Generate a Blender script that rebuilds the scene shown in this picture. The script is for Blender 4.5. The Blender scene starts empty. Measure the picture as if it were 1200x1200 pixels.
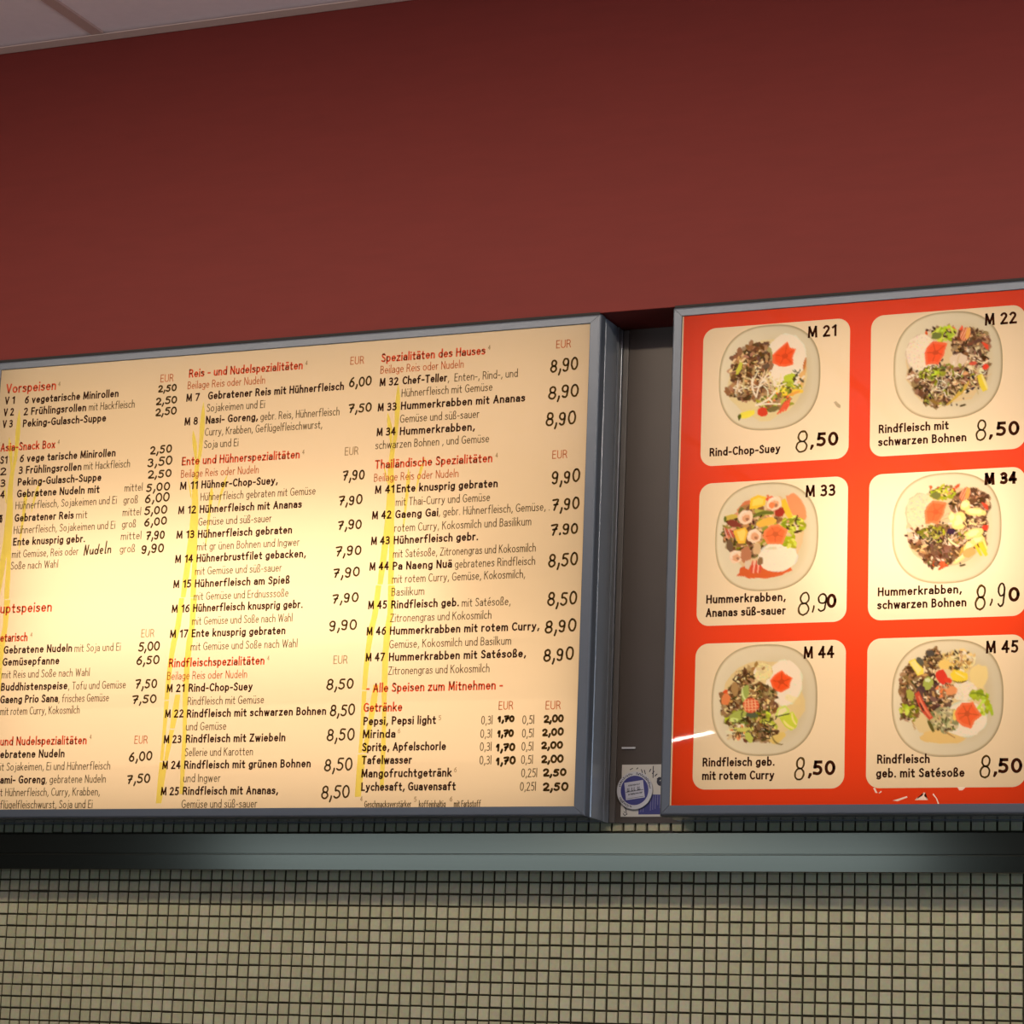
import bpy, bmesh, math, random
import numpy as np
from mathutils import Vector, Matrix

# ------------------------------------------------------------------ camera, world, lights, exposure
scene = bpy.context.scene
COL = scene.collection
T = 0.02            # one mosaic tile pitch (m): the unit the wall was measured in
ZB = 1.9            # height of the mosaic reference row above the floor


def P(x, y, d=0.0):
    """wall coordinates in tile pitches (along, up, out from the mosaic) -> world metres"""
    return Vector((x * T - 1.2, -d * T, y * T + ZB))


cam_data = bpy.data.cameras.new('camera')
cam = bpy.data.objects.new('camera', cam_data)
COL.objects.link(cam)
cam_data.sensor_width = 36.0
cam_data.lens = 3225.2308 / 1200.0 * 36.0
cam_data.clip_start = 0.05
right = Vector((0.91974231, 0.39066101, 0.03818454))
up = Vector((0.04696333, -0.20610157, 0.97740298))
fwd = Vector((-0.38970313, 0.8971656, 0.20790707))
m = Matrix.Identity(4)
for i in range(3):
    m[i][0], m[i][1], m[i][2] = right[i], up[i], -fwd[i]
m.translation = P(2.70397254 / T, -0.29826234 / T, 4.09272417 / T)
cam.matrix_world = m
scene.camera = cam

scene.view_settings.view_transform = 'Standard'
scene.view_settings.look = 'None'
scene.view_settings.gamma = 1.0
scene.view_settings.use_curve_mapping = False
scene.view_settings.exposure = 0.0
scene.cycles.use_denoising = True
scene.cycles.max_bounces = 10
scene.cycles.transmission_bounces = 8
scene.cycles.diffuse_bounces = 6

world = bpy.data.worlds.new('dim_room')
scene.world = world
world.use_nodes = True
world.node_tree.nodes['Background'].inputs[0].default_value = (0.75, 0.72, 0.72, 1)
world.node_tree.nodes['Background'].inputs[1].default_value = 0.03


def area(name, loc, direction, sx, sy, power, color, parent=None, roll=None):
    l = bpy.data.lights.new(name, 'AREA')
    l.shape = 'RECTANGLE'
    l.size, l.size_y = sx, sy
    l.energy = power
    l.color = color
    o = bpy.data.objects.new(name, l)
    COL.objects.link(o)
    z = -Vector(direction).normalized()
    x = Vector(roll) if roll else Vector((1, 0, 0))
    x = (x - z * x.dot(z)).normalized()
    y = z.cross(x)
    mm = Matrix.Identity(4)
    for i in range(3):
        mm[i][0], mm[i][1], mm[i][2] = x[i], y[i], z[i]
    mm.translation = Vector(loc)
    o.matrix_world = mm
    if parent:
        o.parent = parent
    return o


ZC = 76.72          # ceiling height in pitches above the reference row
D = 5.40            # how far the boxes and the fascia stand out from the mosaic
# suspended strip lamp parallel to the wall: lights the fascia
# and throws the shadow of the boxes and the rail on the mosaic
area('strip_lamp_down', P(70, ZC - 13, 51.5), (0, 0.38, -1), 4.2, 0.06, 37, (1.0, 0.86, 0.67))
area('ceiling_fill_up', P(60, ZC - 50, 145), (0, 0, 1), 4.2, 0.30, 54, (1.0, 0.86, 0.86))  # added uplight further out, unseen, there to brighten the ceiling
# shop window behind the customers: the cool daylight in the aluminium
area('shop_window_daylight', P(-91, 0, 350) + Vector((0, 0, -0.05)), (0, 1, 0), 3.2, 1.75, 30, (0.66, 0.83, 1.0))
# added cool fill from the right, unseen source, brightens the sides of the boxes
area('side_fill_light', P(262, -12, 110), (-1, 0.5, 0.12), 1.0, 1.8, 42, (0.66, 0.83, 1.0), roll=(0.5, 1, 0))
# tube lamps further back on the ceiling, mirrored in the acrylic
area('ceiling_tube_lamp', P(-101, ZC - 2, 457) + Vector((-0.25, -0.23, 0)), (0, 0, -1), 1.5, 0.035, 24, (1, 0.95, 0.85), roll=(0.24, 0.22, 0))

LAMP = (1.0, 0.88, 0.78)     # colour of the tubes inside the boards
MENU_LAMP = 2.4
PIC_LAMP = 1.3


# ------------------------------------------------------------------ materials
def lin(c):
    return tuple(((v / 255) / 12.92 if v / 255 <= 0.04045 else ((v / 255 + 0.055) / 1.055) ** 2.4) for v in c)


def new_mat(name):
    mt = bpy.data.materials.new(name)
    mt.use_nodes = True
    nt = mt.node_tree
    nt.nodes.clear()
    out = nt.nodes.new('ShaderNodeOutputMaterial')
    return mt, nt, out


def pbr(name, color, rough=0.6, metal=0.0, noise=0.0, nscale=30, stretch=(1, 1, 1), bump=0.0, spec=0.5, aniso=0.0):
    mt, nt, out = new_mat(name)
    b = nt.nodes.new('ShaderNodeBsdfPrincipled')
    b.inputs['Base Color'].default_value = (*color, 1)
    b.inputs['Roughness'].default_value = rough
    b.inputs['Metallic'].default_value = metal
    b.inputs['Specular IOR Level'].default_value = spec
    nt.links.new(b.outputs[0], out.inputs[0])
    if noise or bump:
        tc = nt.nodes.new('ShaderNodeTexCoord')
        mp = nt.nodes.new('ShaderNodeMapping')
        mp.inputs['Scale'].default_value = stretch
        n = nt.nodes.new('ShaderNodeTexNoise')
        n.inputs['Scale'].default_value = nscale
        n.inputs['Detail'].default_value = 6
        nt.links.new(tc.outputs['Object'], mp.inputs[0])
        nt.links.new(mp.outputs[0], n.inputs['Vector'])
        if noise:
            mx = nt.nodes.new('ShaderNodeMix')
            mx.data_type = 'RGBA'
            mx.inputs[6].default_value = (*[c * (1 - noise) for c in color], 1)
            mx.inputs[7].default_value = (*[min(1, c * (1 + noise)) for c in color], 1)
            nt.links.new(n.outputs['Fac'], mx.inputs[0])
            nt.links.new(mx.outputs[2], b.inputs['Base Color'])
        if bump:
            bp = nt.nodes.new('ShaderNodeBump')
            bp.inputs['Strength'].default_value = bump
            bp.inputs['Distance'].default_value = 0.002
            nt.links.new(n.outputs['Fac'], bp.inputs['Height'])
            nt.links.new(bp.outputs[0], b.inputs['Normal'])
    return mt


def backlit(name, color=None, attr=None, front=0.3, gloss=0.04, ior=1.45, noise=0.0):
    """light-passing printed acrylic: translucent + a little diffuse under a glossy coat"""
    mt, nt, out = new_mat(name)
    tr = nt.nodes.new('ShaderNodeBsdfTranslucent')
    df = nt.nodes.new('ShaderNodeBsdfDiffuse')
    m1 = nt.nodes.new('ShaderNodeMixShader')
    m1.inputs[0].default_value = front
    nt.links.new(tr.outputs[0], m1.inputs[1])
    nt.links.new(df.outputs[0], m1.inputs[2])
    if attr:
        a = nt.nodes.new('ShaderNodeAttribute')
        a.attribute_name = attr
        nt.links.new(a.outputs['Color'], tr.inputs[0])
        nt.links.new(a.outputs['Color'], df.inputs[0])
    else:
        for n in (tr, df):
            n.inputs[0].default_value = (*color, 1)
    if gloss is not None:
        gl = nt.nodes.new('ShaderNodeBsdfGlossy')
        gl.inputs['Roughness'].default_value = gloss
        fr = nt.nodes.new('ShaderNodeFresnel')
        fr.inputs[0].default_value = ior
        m2 = nt.nodes.new('ShaderNodeMixShader')
        nt.links.new(fr.outputs[0], m2.inputs[0])
        nt.links.new(m1.outputs[0], m2.inputs[1])
        nt.links.new(gl.outputs[0], m2.inputs[2])
        nt.links.new(m2.outputs[0], out.inputs[0])
    else:
        nt.links.new(m1.outputs[0], out.inputs[0])
    return mt


def tile_mat():
    mt, nt, out = new_mat('mosaic_tile')
    b = nt.nodes.new('ShaderNodeBsdfPrincipled')
    g = nt.nodes.new('ShaderNodeNewGeometry')
    r = nt.nodes.new('ShaderNodeValToRGB')
    cr = r.color_ramp
    cr.elements[0].color = (0.429, 0.409, 0.262, 1)
    cr.elements[1].color = (0.514, 0.488, 0.336, 1)
    e = cr.elements.new(0.5)
    e.color = (0.469, 0.446, 0.291, 1)
    nt.links.new(g.outputs['Random Per Island'], r.inputs[0])
    tc = nt.nodes.new('ShaderNodeTexCoord')
    n = nt.nodes.new('ShaderNodeTexNoise')
    n.inputs['Scale'].default_value = 160
    n.inputs['Detail'].default_value = 4
    nt.links.new(tc.outputs['Object'], n.inputs['Vector'])
    mx = nt.nodes.new('ShaderNodeMix')
    mx.data_type = 'RGBA'
    mx.blend_type = 'MULTIPLY'
    mx.inputs[0].default_value = 0.35
    nt.links.new(r.outputs[0], mx.inputs[6])
    nt.links.new(n.outputs['Color'], mx.inputs[7])
    nt.links.new(mx.outputs[2], b.inputs['Base Color'])
    b.inputs['Roughness'].default_value = 0.35
    b.inputs['Specular IOR Level'].default_value = 0.25
    nt.links.new(b.outputs[0], out.inputs[0])
    return mt


M = dict(
    red_paint=pbr('red_wall_paint', (0.142, 0.0180, 0.0140), 0.62, noise=0.10, nscale=26, stretch=(0.5, 1, 3.0), bump=0.05, spec=0.2),
    under=pbr('dark_underside', (0.06, 0.03, 0.028), 0.8),
    plaster=pbr('ceiling_panel', (0.80, 0.69, 0.71), 0.85, noise=0.05, nscale=60, bump=0.1),
    tbar=pbr('ceiling_grid', (0.50, 0.34, 0.30), 0.6),
    angle=pbr('ceiling_angle', (0.62, 0.48, 0.42), 0.5),
    tile=tile_mat(),
    grout=pbr('dark_grout', (0.028, 0.022, 0.008), 0.9, noise=0.3, nscale=80),
    alu=pbr('anodised_aluminium', (0.092, 0.106, 0.134), 0.40, 0.32, noise=0.05, nscale=40),
    body=pbr('aluminium_body', (0.25, 0.275, 0.32), 0.26, 0.45, noise=0.05, nscale=40),
    duct=pbr('brushed_duct_metal', (0.165, 0.16, 0.125), 0.13, 1.0, noise=0.04, nscale=60, stretch=(0.1, 1, 6)),
    sheet=pbr('dull_sheet_metal', (0.07, 0.055, 0.047), 0.5, 0.25, noise=0.12, nscale=9),
    strip=pbr('grey_edge_strip', (0.12, 0.11, 0.105), 0.45, 0.3),
    black=pbr('black_clip_and_shade', (0.012, 0.009, 0.008), 0.8),
    floor=pbr('floor_covering', (0.25, 0.23, 0.20), 0.7, noise=0.1),
    acrylic=backlit('cream_acrylic', (0.86, 0.62, 0.355), front=0.22, gloss=0.10),
    red_film=backlit('red_film', (0.80, 0.055, 0.012), front=0.22, gloss=0.014, ior=1.32),
    card=backlit('cream_card', (0.88, 0.66, 0.395), front=0.22, gloss=0.014),
    bamboo=backlit('bamboo_print', (0.94, 0.90, 0.27), front=0.10, gloss=None),
    picture=backlit('dish_photo_print', attr='print', front=0.15, gloss=None),
    ink=backlit('dark_brown_ink', (0.055, 0.016, 0.008), front=0.45, gloss=None),
    soft_ink=backlit('olive_ink', (0.090, 0.050, 0.014), front=0.6, gloss=None),
    red_ink=backlit('red_ink', (0.74, 0.10, 0.04), front=0.4, gloss=None),
    pale_red_ink=backlit('pale_red_ink', (0.62, 0.17, 0.06), front=0.4, gloss=None),
    grey_ink=backlit('grey_brown_ink', (0.36, 0.22, 0.10), front=0.4, gloss=None),
    pen=backlit('marker_ink', (0.075, 0.040, 0.010), front=0.6, gloss=None),
    thin_pen=backlit('worn_marker_ink', (0.19, 0.115, 0.03), front=0.5, gloss=None),
    peel=backlit('bare_acrylic', (0.95, 0.82, 0.62), front=0.7, gloss=None),
    scuff=backlit('grey_scuff', (0.62, 0.56, 0.42), front=0.3, gloss=None),
    paper=pbr('white_paper', (0.56, 0.54, 0.50), 0.6),
    plastic=pbr('white_plastic', (0.52, 0.53, 0.58), 0.35),
    blue=pbr('dark_blue_print', (0.035, 0.035, 0.20), 0.4),
    pale_blue=pbr('pale_blue_print', (0.19, 0.19, 0.34), 0.5),
    note=pbr('pale_note_paper', (0.50, 0.51, 0.60), 0.6),
    black_ink=pbr('black_print', (0.02, 0.02, 0.04), 0.6),
)


# ------------------------------------------------------------------ object helpers
def tag(o, label=None, cat=None, group=None, kind=None):
    if label:
        o['label'] = label
    if cat:
        o['category'] = cat
    if group:
        o['group'] = group
    if kind:
        o['kind'] = kind
    return o


def empty(name, loc):
    o = bpy.data.objects.new(name, None)
    o.empty_display_size = 0.05
    COL.objects.link(o)
    o.location = loc
    return o


class MB:
    """collects geometry in world metres, builds one mesh object"""

    def __init__(self):
        self.v, self.f, self.mi = [], [], []

    def add(self, verts, faces, mi=0):
        n = len(self.v)
        self.v += [tuple(p) for p in verts]
        for fc in faces:
            self.f.append(tuple(n + i for i in fc))
            self.mi.append(mi)

    def box(self, a, b, mi=0):
        x0, y0, z0 = [min(a[i], b[i]) for i in range(3)]
        x1, y1, z1 = [max(a[i], b[i]) for i in range(3)]
        v = [(x0, y0, z0), (x1, y0, z0), (x1, y1, z0), (x0, y1, z0), (x0, y0, z1), (x1, y0, z1), (x1, y1, z1), (x0, y1, z1)]
        self.add(v, [(3, 2, 1, 0), (4, 5, 6, 7), (0, 1, 5, 4), (1, 2, 6, 5), (2, 3, 7, 6), (3, 0, 4, 7)], mi)

    def tbox(self, x0, x1, y0, y1, d0, d1, mi=0):
        self.box(P(x0, y0, d0), P(x1, y1, d1), mi)

    def build(self, name, mats, parent=None, bevel=0.0, smooth=False, seg=2):
        me = bpy.data.meshes.new(name)
        org = Vector(parent.matrix_world.translation) if parent is not None else Vector((0, 0, 0))
        if parent is not None:
            org = world_loc(parent)
        if parent is None and self.v:
            org = Vector(np.mean(np.array(self.v), axis=0))
        me.from_pydata([tuple(Vector(p) - org) for p in self.v], [], self.f)
        if not isinstance(mats, (list, tuple)):
            mats = [mats]
        for mt in mats:
            me.materials.append(mt)
        for p, i in zip(me.polygons, self.mi):
            p.material_index = i
            p.use_smooth = smooth
        me.update()
        o = bpy.data.objects.new(name, me)
        COL.objects.link(o)
        if parent is not None:
            o.parent = parent
        else:
            o.location = org
        if bevel:
            md = o.modifiers.new('bevel', 'BEVEL')
            md.width = bevel
            md.segments = seg
            md.limit_method = 'ANGLE'
            md.angle_limit = math.radians(40)
        return o


def world_loc(o):
    v = Vector(o.location)
    while o.parent is not None:
        o = o.parent
        v = v + Vector(o.location)
    return v


def flat_poly(mb, pts, d, mi=0):
    """filled outline (u along, v up in tile pitches) facing the room at distance d"""
    bm = bmesh.new()
    vs = [bm.verts.new(P(x, y, d)) for x, y in pts]
    f = bm.faces.new(vs)
    bmesh.ops.triangulate(bm, faces=[f], ngon_method='EAR_CLIP')
    bm.verts.index_update()
    mb.add([v.co.copy() for v in bm.verts], [[v.index for v in fc.verts] for fc in bm.faces], mi)
    bm.free()


def round_rect(x0, x1, y0, y1, r, n=8):
    pts = []
    for cx, cy, a0 in ((x1 - r, y0 + r, -90), (x1 - r, y1 - r, 0), (x0 + r, y1 - r, 90), (x0 + r, y0 + r, 180)):
        for k in range(n + 1):
            a = math.radians(a0 + 90 * k / n)
            pts.append((cx + r * math.cos(a), cy + r * math.sin(a)))
    return pts


# --- printed lettering: a condensed sans drawn as pen strokes (capital height 1, small letters .70)
def arc(cx, cy, rx, ry, a0, a1, n=12):
    return [(cx + rx * math.cos(math.radians(a0 + (a1 - a0) * k / n)), cy + ry * math.sin(math.radians(a0 + (a1 - a0) * k / n))) for k in range(n + 1)]


def letters():
    stem = [(0, 0), (0, 1.06)]
    short = [(0, 0), (0, .70)]
    arch = arc(.17, .46, .17, .24, 165, 0, 9) + [(.34, 0)]
    bowl_r = arc(.17, .35, .19, .35, 155, -155, 16)
    bowl_l = arc(.19, .35, .19, .35, 25, 335, 16)
    pbowl = [(0, 1), (.14, 1)] + arc(.16, .74, .22, .26, 85, -85, 9) + [(.14, .48), (0, .48)]
    dot = lambda x, y: [(x, y - .005), (x, y + .005)]
    s_ = [(.28, .60), (.20, .69), (.10, .69), (.03, .62), (.02, .52), (.08, .43), (.20, .34), (.28, .26), (.29, .15), (.24, .04), (.14, 0), (.05, .02), (.0, .08)]
    L = {
        'a': [[(.03, .60)] + arc(.16, .50, .17, .20, 115, 0, 8) + [(.33, 0)], [(.33, .42), (.18, .41), (.05, .35), (0, .21), (.04, .05), (.14, 0), (.25, .05), (.33, .17)]],
        'b': [stem, bowl_r],
        'c': [arc(.2, .35, .2, .35, 55, 305, 16)],
        'd': [[(.37, 0), (.37, 1.06)], bowl_l],
        'e': [[(.02, .37), (.36, .37)], arc(.19, .35, .18, .35, 5, 312, 18)],
        'f': [[(.1, 0), (.1, .84)] + arc(.27, .84, .17, .21, 172, 75, 6), [(-.02, .68), (.25, .68)]],
        'g': [arc(.19, .36, .19, .34, 25, 335, 16), [(.37, .70), (.37, -.06)] + arc(.19, -.06, .18, .22, -8, -140, 8)],
        'h': [stem, arch], 'i': [short, dot(0, .97)],
        'j': [[(.06, .70), (.06, -.1), (.02, -.23), (-.08, -.27)], dot(.06, .97)],
        'k': [stem, [(.32, .70), (.03, .34)], [(.11, .43), (.35, 0)]], 'l': [stem],
        'm': [short, arc(.15, .46, .15, .24, 165, 0, 8) + [(.30, 0)], arc(.45, .46, .15, .24, 165, 0, 8) + [(.60, 0)]],
        'n': [short, arch], 'o': [arc(.2, .35, .2, .35, 0, 360, 20)],
        'p': [[(0, -.28), (0, .70)], bowl_r], 'r': [short, arc(.17, .48, .17, .22, 165, 78, 6)], 's': [s_],
        't': [[(.1, .90), (.1, .14), (.15, .02), (.25, .01)], [(-.02, .68), (.25, .68)]],
        'u': [[(0, .70), (0, .22)] + arc(.17, .22, .17, .22, 190, 345, 9), [(.34, .70), (.34, 0)]],
        'v': [[(0, .70), (.17, 0), (.34, .70)]], 'w': [[(0, .70), (.13, 0), (.27, .68), (.41, 0), (.54, .70)]],
        'x': [[(0, .70), (.33, 0)], [(.33, .70), (0, 0)]],
        'y': [[(0, .70), (.175, .04)], [(.35, .70), (.17, 0), (.09, -.22), (-.02, -.27)]],
        'z': [[(.01, .70), (.30, .70), (0, 0), (.31, 0)]],
        'ß': [[(0, 0), (0, .80)] + arc(.15, .84, .15, .22, 180, -30, 9) + [(.18, .60), (.17, .52), (.30, .36), (.34, .20), (.29, .05), (.18, 0), (.11, .03)]],
        'A': [[(0, 0), (.24, 1), (.48, 0)], [(.08, .32), (.40, .32)]],
        'B': [[(0, 0), (0, 1), (.15, 1)] + arc(.17, .77, .17, .23, 85, -85, 8) + [(0, .54)], [(.15, .54)] + arc(.18, .27, .20, .27, 85, -85, 8) + [(0, 0)]],
        'C': [arc(.27, .5, .27, .5, 52, 308, 18)],
        'D': [[(0, 0), (0, 1), (.13, 1)] + arc(.15, .5, .28, .5, 88, -88, 14) + [(0, 0)]],
        'E': [[(.34, 1), (0, 1), (0, 0), (.35, 0)], [(0, .52), (.31, .52)]],
        'F': [[(.33, 1), (0, 1), (0, 0)], [(0, .50), (.29, .50)]],
        'G': [arc(.28, .5, .28, .5, 52, 300, 18) + [(.48, .09), (.48, .46), (.31, .46)]],
        'H': [[(0, 0), (0, 1)], [(.44, 0), (.44, 1)], [(0, .53), (.44, .53)]],
        'I': [[(0, 0), (0, 1)]],
        'K': [[(0, 0), (0, 1)], [(.40, 1), (.03, .52)], [(.13, .62), (.43, 0)]],
        'L': [[(0, 1), (0, 0), (.33, 0)]],
        'M': [[(0, 0), (.04, 1), (.29, .12), (.54, 1), (.58, 0)]],
        'N': [[(0, 0), (0, 1), (.44, 0), (.44, 1)]],
        'P': [[(0, 0), (0, 1)], pbowl],
        'R': [[(0, 0), (0, 1)], pbowl, [(.20, .48), (.30, .38), (.42, 0)]],
        'S': [[(x * 1.25, y * 1.44) for x, y in s_]],
        'T': [[(0, 1), (.44, 1)], [(.22, 1), (.22, 0)]],
        'U': [[(0, 1), (0, .28)] + arc(.22, .28, .22, .28, 185, 355, 10) + [(.44, 1)]],
        'V': [[(0, 1), (.23, 0), (.46, 1)]],
        'W': [[(0, 1), (.17, 0), (.35, .95), (.53, 0), (.70, 1)]],
        'Z': [[(.01, 1), (.40, 1), (0, 0), (.42, 0)]],
        '0': [arc(.21, .5, .21, .5, 0, 360, 22)], '1': [[(.03, .82), (.22, .98), (.22, 0)]],
        '2': [[(.03, .86)] + arc(.2, .76, .18, .24, 130, -25, 9) + [(.02, 0), (.42, 0)]],
        '3': [[(.05, .92)] + arc(.18, .77, .18, .23, 110, -75, 9) + [(.12, .53)], [(.18, .53)] + arc(.18, .27, .21, .27, 80, -120, 11) + [(.02, .06)]],
        '4': [[(.30, 0), (.30, 1), (0, .30), (.42, .30)]],
        '5': [[(.38, 1), (.10, 1), (.06, .58)] + arc(.18, .31, .21, .31, 100, -120, 12) + [(.03, .05)]],
        '6': [[(.36, .98), (.22, .90), (.08, .68), (.02, .34)] + arc(.21, .31, .19, .31, 180, 520, 18)],
        '7': [[(.02, 1), (.41, 1), (.12, 0)]],
        '8': [arc(.21, .76, .17, .24, -90, 270, 16), arc(.21, .26, .20, .26, 90, 450, 16)],
        '9': [[(.07, .02), (.20, .08), (.34, .30), (.40, .66)] + arc(.21, .69, .19, .31, 0, 340, 18)],
        ',': [[(.08, .07), (.01, -.17)]], '.': [dot(.03, .01)], '-': [[(0, .37), (.22, .37)]], ' ': [],
    }
    for k, b in (('ä', 'a'), ('ü', 'u')):
        L[k] = L[b] + [dot(.07, .97), dot(.27, .97)]
    L['é'] = L['e'] + [[(.15, .90), (.25, 1.03)]]
    for k in L:       # small letters a little lower than the drawn .70
        if k.islower():
            L[k] = [[(px, py * .90 if py < .72 else py) for px, py in st] for st in L[k]]
    return L


LETTERS = letters()


def text_strokes(text, gap):
    x, out = 0.0, []
    for c in text:
        st = LETTERS[c]
        if not st:
            x += .17 + gap * .6
            continue
        hi = max(p[0] for s in st for p in s)
        lo = min(0, min(p[0] for s in st for p in s)) if c not in 'fty' else 0
        for s in st:
            out.append([(x - lo + px, py) for px, py in s])
        x += hi - lo + gap
    return out, x - gap


def stroke_quads(mb, path, w, d, mi=0):
    """constant-width line with square ends, cut at sharp corners"""
    runs, cur = [], [path[0]]
    for i in range(1, len(path)):
        cur.append(path[i])
        if 0 < i < len(path) - 1:
            a, b = path[i] - path[i - 1], path[i + 1] - path[i]
            if a.length > 1e-9 and b.length > 1e-9 and a.angle(b) > .75:
                runs.append(cur)
                cur = [path[i]]
    runs.append(cur)
    for r in runs:
        n = len(r)
        if n < 2:
            continue
        t0, t1 = (r[0] - r[1]).normalized(), (r[-1] - r[-2]).normalized()
        q = [r[0] + t0 * w * .5] + r[1:-1] + [r[-1] + t1 * w * .5]
        L, R = [], []
        for i, p in enumerate(q):
            t = (q[min(n - 1, i + 1)] - q[max(0, i - 1)]).normalized()
            nn = Vector((-t.y, t.x)) * w / 2
            L.append(p + nn)
            R.append(p - nn)
        mb.add([P(p.x, p.y, d) for p in L + R], [(i, n + i, n + i + 1, i + 1) for i in range(n - 1)], mi)


def letter(mb, text, x0, x1, y, cap, d, weight=.1, prefix='', mi=0):
    """text from x0 to x1 on baseline y (tile pitches), capitals cap high; a cut-off prefix hangs out to the left"""
    gap = .13 + weight / cap * .75
    _, wid = text_strokes(text, gap)
    sx = (x1 - x0 - weight) / max(wid, .01)
    st, full = text_strokes(prefix + text, gap)
    sh = x1 - weight / 2 - full * sx
    sy = cap - weight
    for s in st:
        stroke_quads(mb, [Vector((sh + px * sx, y + weight / 2 + py * sy)) for px, py in s], weight, d, mi)


# --- handwriting: every glyph is a set of pen strokes in a unit box
STROKES = {
    '0': [arc(.5, .5, .42, .5, 100, 470, 22)],
    '1': [[(.15, .62), (.55, 1), (.55, 0)]],
    '2': [arc(.45, .72, .36, .27, 165, -35) + [(.5, .3), (.1, .03), (.95, .02)]],
    '3': [arc(.4, .76, .36, .24, 150, -80) + arc(.42, .27, .42, .28, 80, -150)],
    '5': [[(.9, 1), (.3, .98), (.22, .58)] + arc(.42, .32, .43, .32, 110, -140)],
    '6': [[(.72, 1), (.4, .8), (.14, .45)] + arc(.47, .28, .36, .29, 170, 520, 20)],
    '7': [[(.08, .95), (.9, 1), (.62, .55), (.35, 0)], [(.28, .5), (.82, .56)]],
    '8': [arc(.52, .75, .33, .25, -90, 270, 18), arc(.48, .25, .40, .26, 90, 450, 18)],
    '9': [arc(.45, .72, .36, .28, 20, 380, 18) + [(.8, .5), (.72, .22)] + arc(.42, .2, .32, .22, -10, -150, 8)],
    ',': [[(.62, .16), (.58, 0), (.22, -.3)]],
    '.': [[(.5, .12), (.5, 0), (.4, -.04)]],
    'N': [[(.0, -.05), (.15, 1)], [(.15, 1), (.62, 0)], [(.62, 0), (.85, 1)]],
    'u': [[(.1, .5), (.1, .15), (.35, .0), (.7, .2), (.8, .5)], [(.8, .5), (.85, .02)]],
    'd': [arc(.38, .24, .34, .25, 60, 400, 16), [(.95, 1), (.72, .0)]],
    'e': [[(.12, .22), (.75, .3)] + arc(.44, .26, .32, .26, 15, 300, 14)],
    'l': [[(.6, 1.25), (.3, .05), (.6, .0)]],
    'n': [[(.15, .5), (.1, 0)], [(.12, .3), (.45, .5), (.75, .42), (.8, .0)]],
}


def smooth_path(pts, n=3):
    if len(pts) < 3:
        return [Vector(p) for p in pts]
    out = []
    q = [Vector(p) for p in pts]
    q = [q[0] * 2 - q[1]] + q + [q[-1] * 2 - q[-2]]
    for i in range(1, len(q) - 2):
        for k in range(n):
            t = k / n
            out.append(0.5 * ((2 * q[i]) + (q[i + 1] - q[i - 1]) * t + (2 * q[i - 1] - 5 * q[i] + 4 * q[i + 1] - q[i + 2]) * t * t + (3 * q[i] - q[i - 1] - 3 * q[i + 1] + q[i + 2]) * t ** 3))
    out.append(q[-2])
    return out


def ribbon(mb, path, w, d, mi=0, taper=False):
    """pen line of width w through a list of (x, y) in tile pitches, with rounded ends"""
    n = len(path)
    L, R = [], []
    for i, p in enumerate(path):
        a, b = path[max(0, i - 1)], path[min(n - 1, i + 1)]
        t = (b - a)
        t = t.normalized() if t.length > 1e-9 else Vector((1, 0))
        nn = Vector((-t.y, t.x)) * w / 2
        L.append(p + nn)
        R.append(p - nn)
    vs = [P(p.x, p.y, d) for p in L + R]
    mb.add(vs, [(i, n + i, n + i + 1, i + 1) for i in range(n - 1)], mi)
    for p in (path[0], path[-1]):
        c = [P(p.x + w / 2 * math.cos(k * math.pi / 4), p.y + w / 2 * math.sin(k * math.pi / 4), d) for k in range(8)]
        mb.add(c, [tuple(range(8))], mi)


ADV = {',': .42, '.': .42, '1': .8, 'l': .55, 'N': 1.1}


def handwrite(mb, s, x0, x1, y0, h, w, d, rng, slant=0.03, jitter=0.04, mi=0):
    tot = sum(ADV.get(c, 1.0) for c in s)
    cell = (x1 - x0) / tot
    x = x0
    for c in s:
        a = ADV.get(c, 1.0) * cell
        gw = a * (0.80 if len(s) > 1 else 1)
        dy = rng.uniform(-1, 1) * jitter * h
        sc = 1 + rng.uniform(-1, 1) * jitter * 1.5
        rise = (x - x0) * 0.03
        for st in STROKES[c]:
            pts = smooth_path([(px + rng.uniform(-.015, .015), py + rng.uniform(-.015, .015)) for px, py in st])
            ribbon(mb, [Vector((x + a * .08 + p.x * gw * sc + p.y * h * slant, y0 + dy + rise + p.y * h * sc)) for p in pts], w, d, mi)
        x += a


# ------------------------------------------------------------------ the setting
X_LEFT, X_RIGHT = -60, 175


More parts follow.
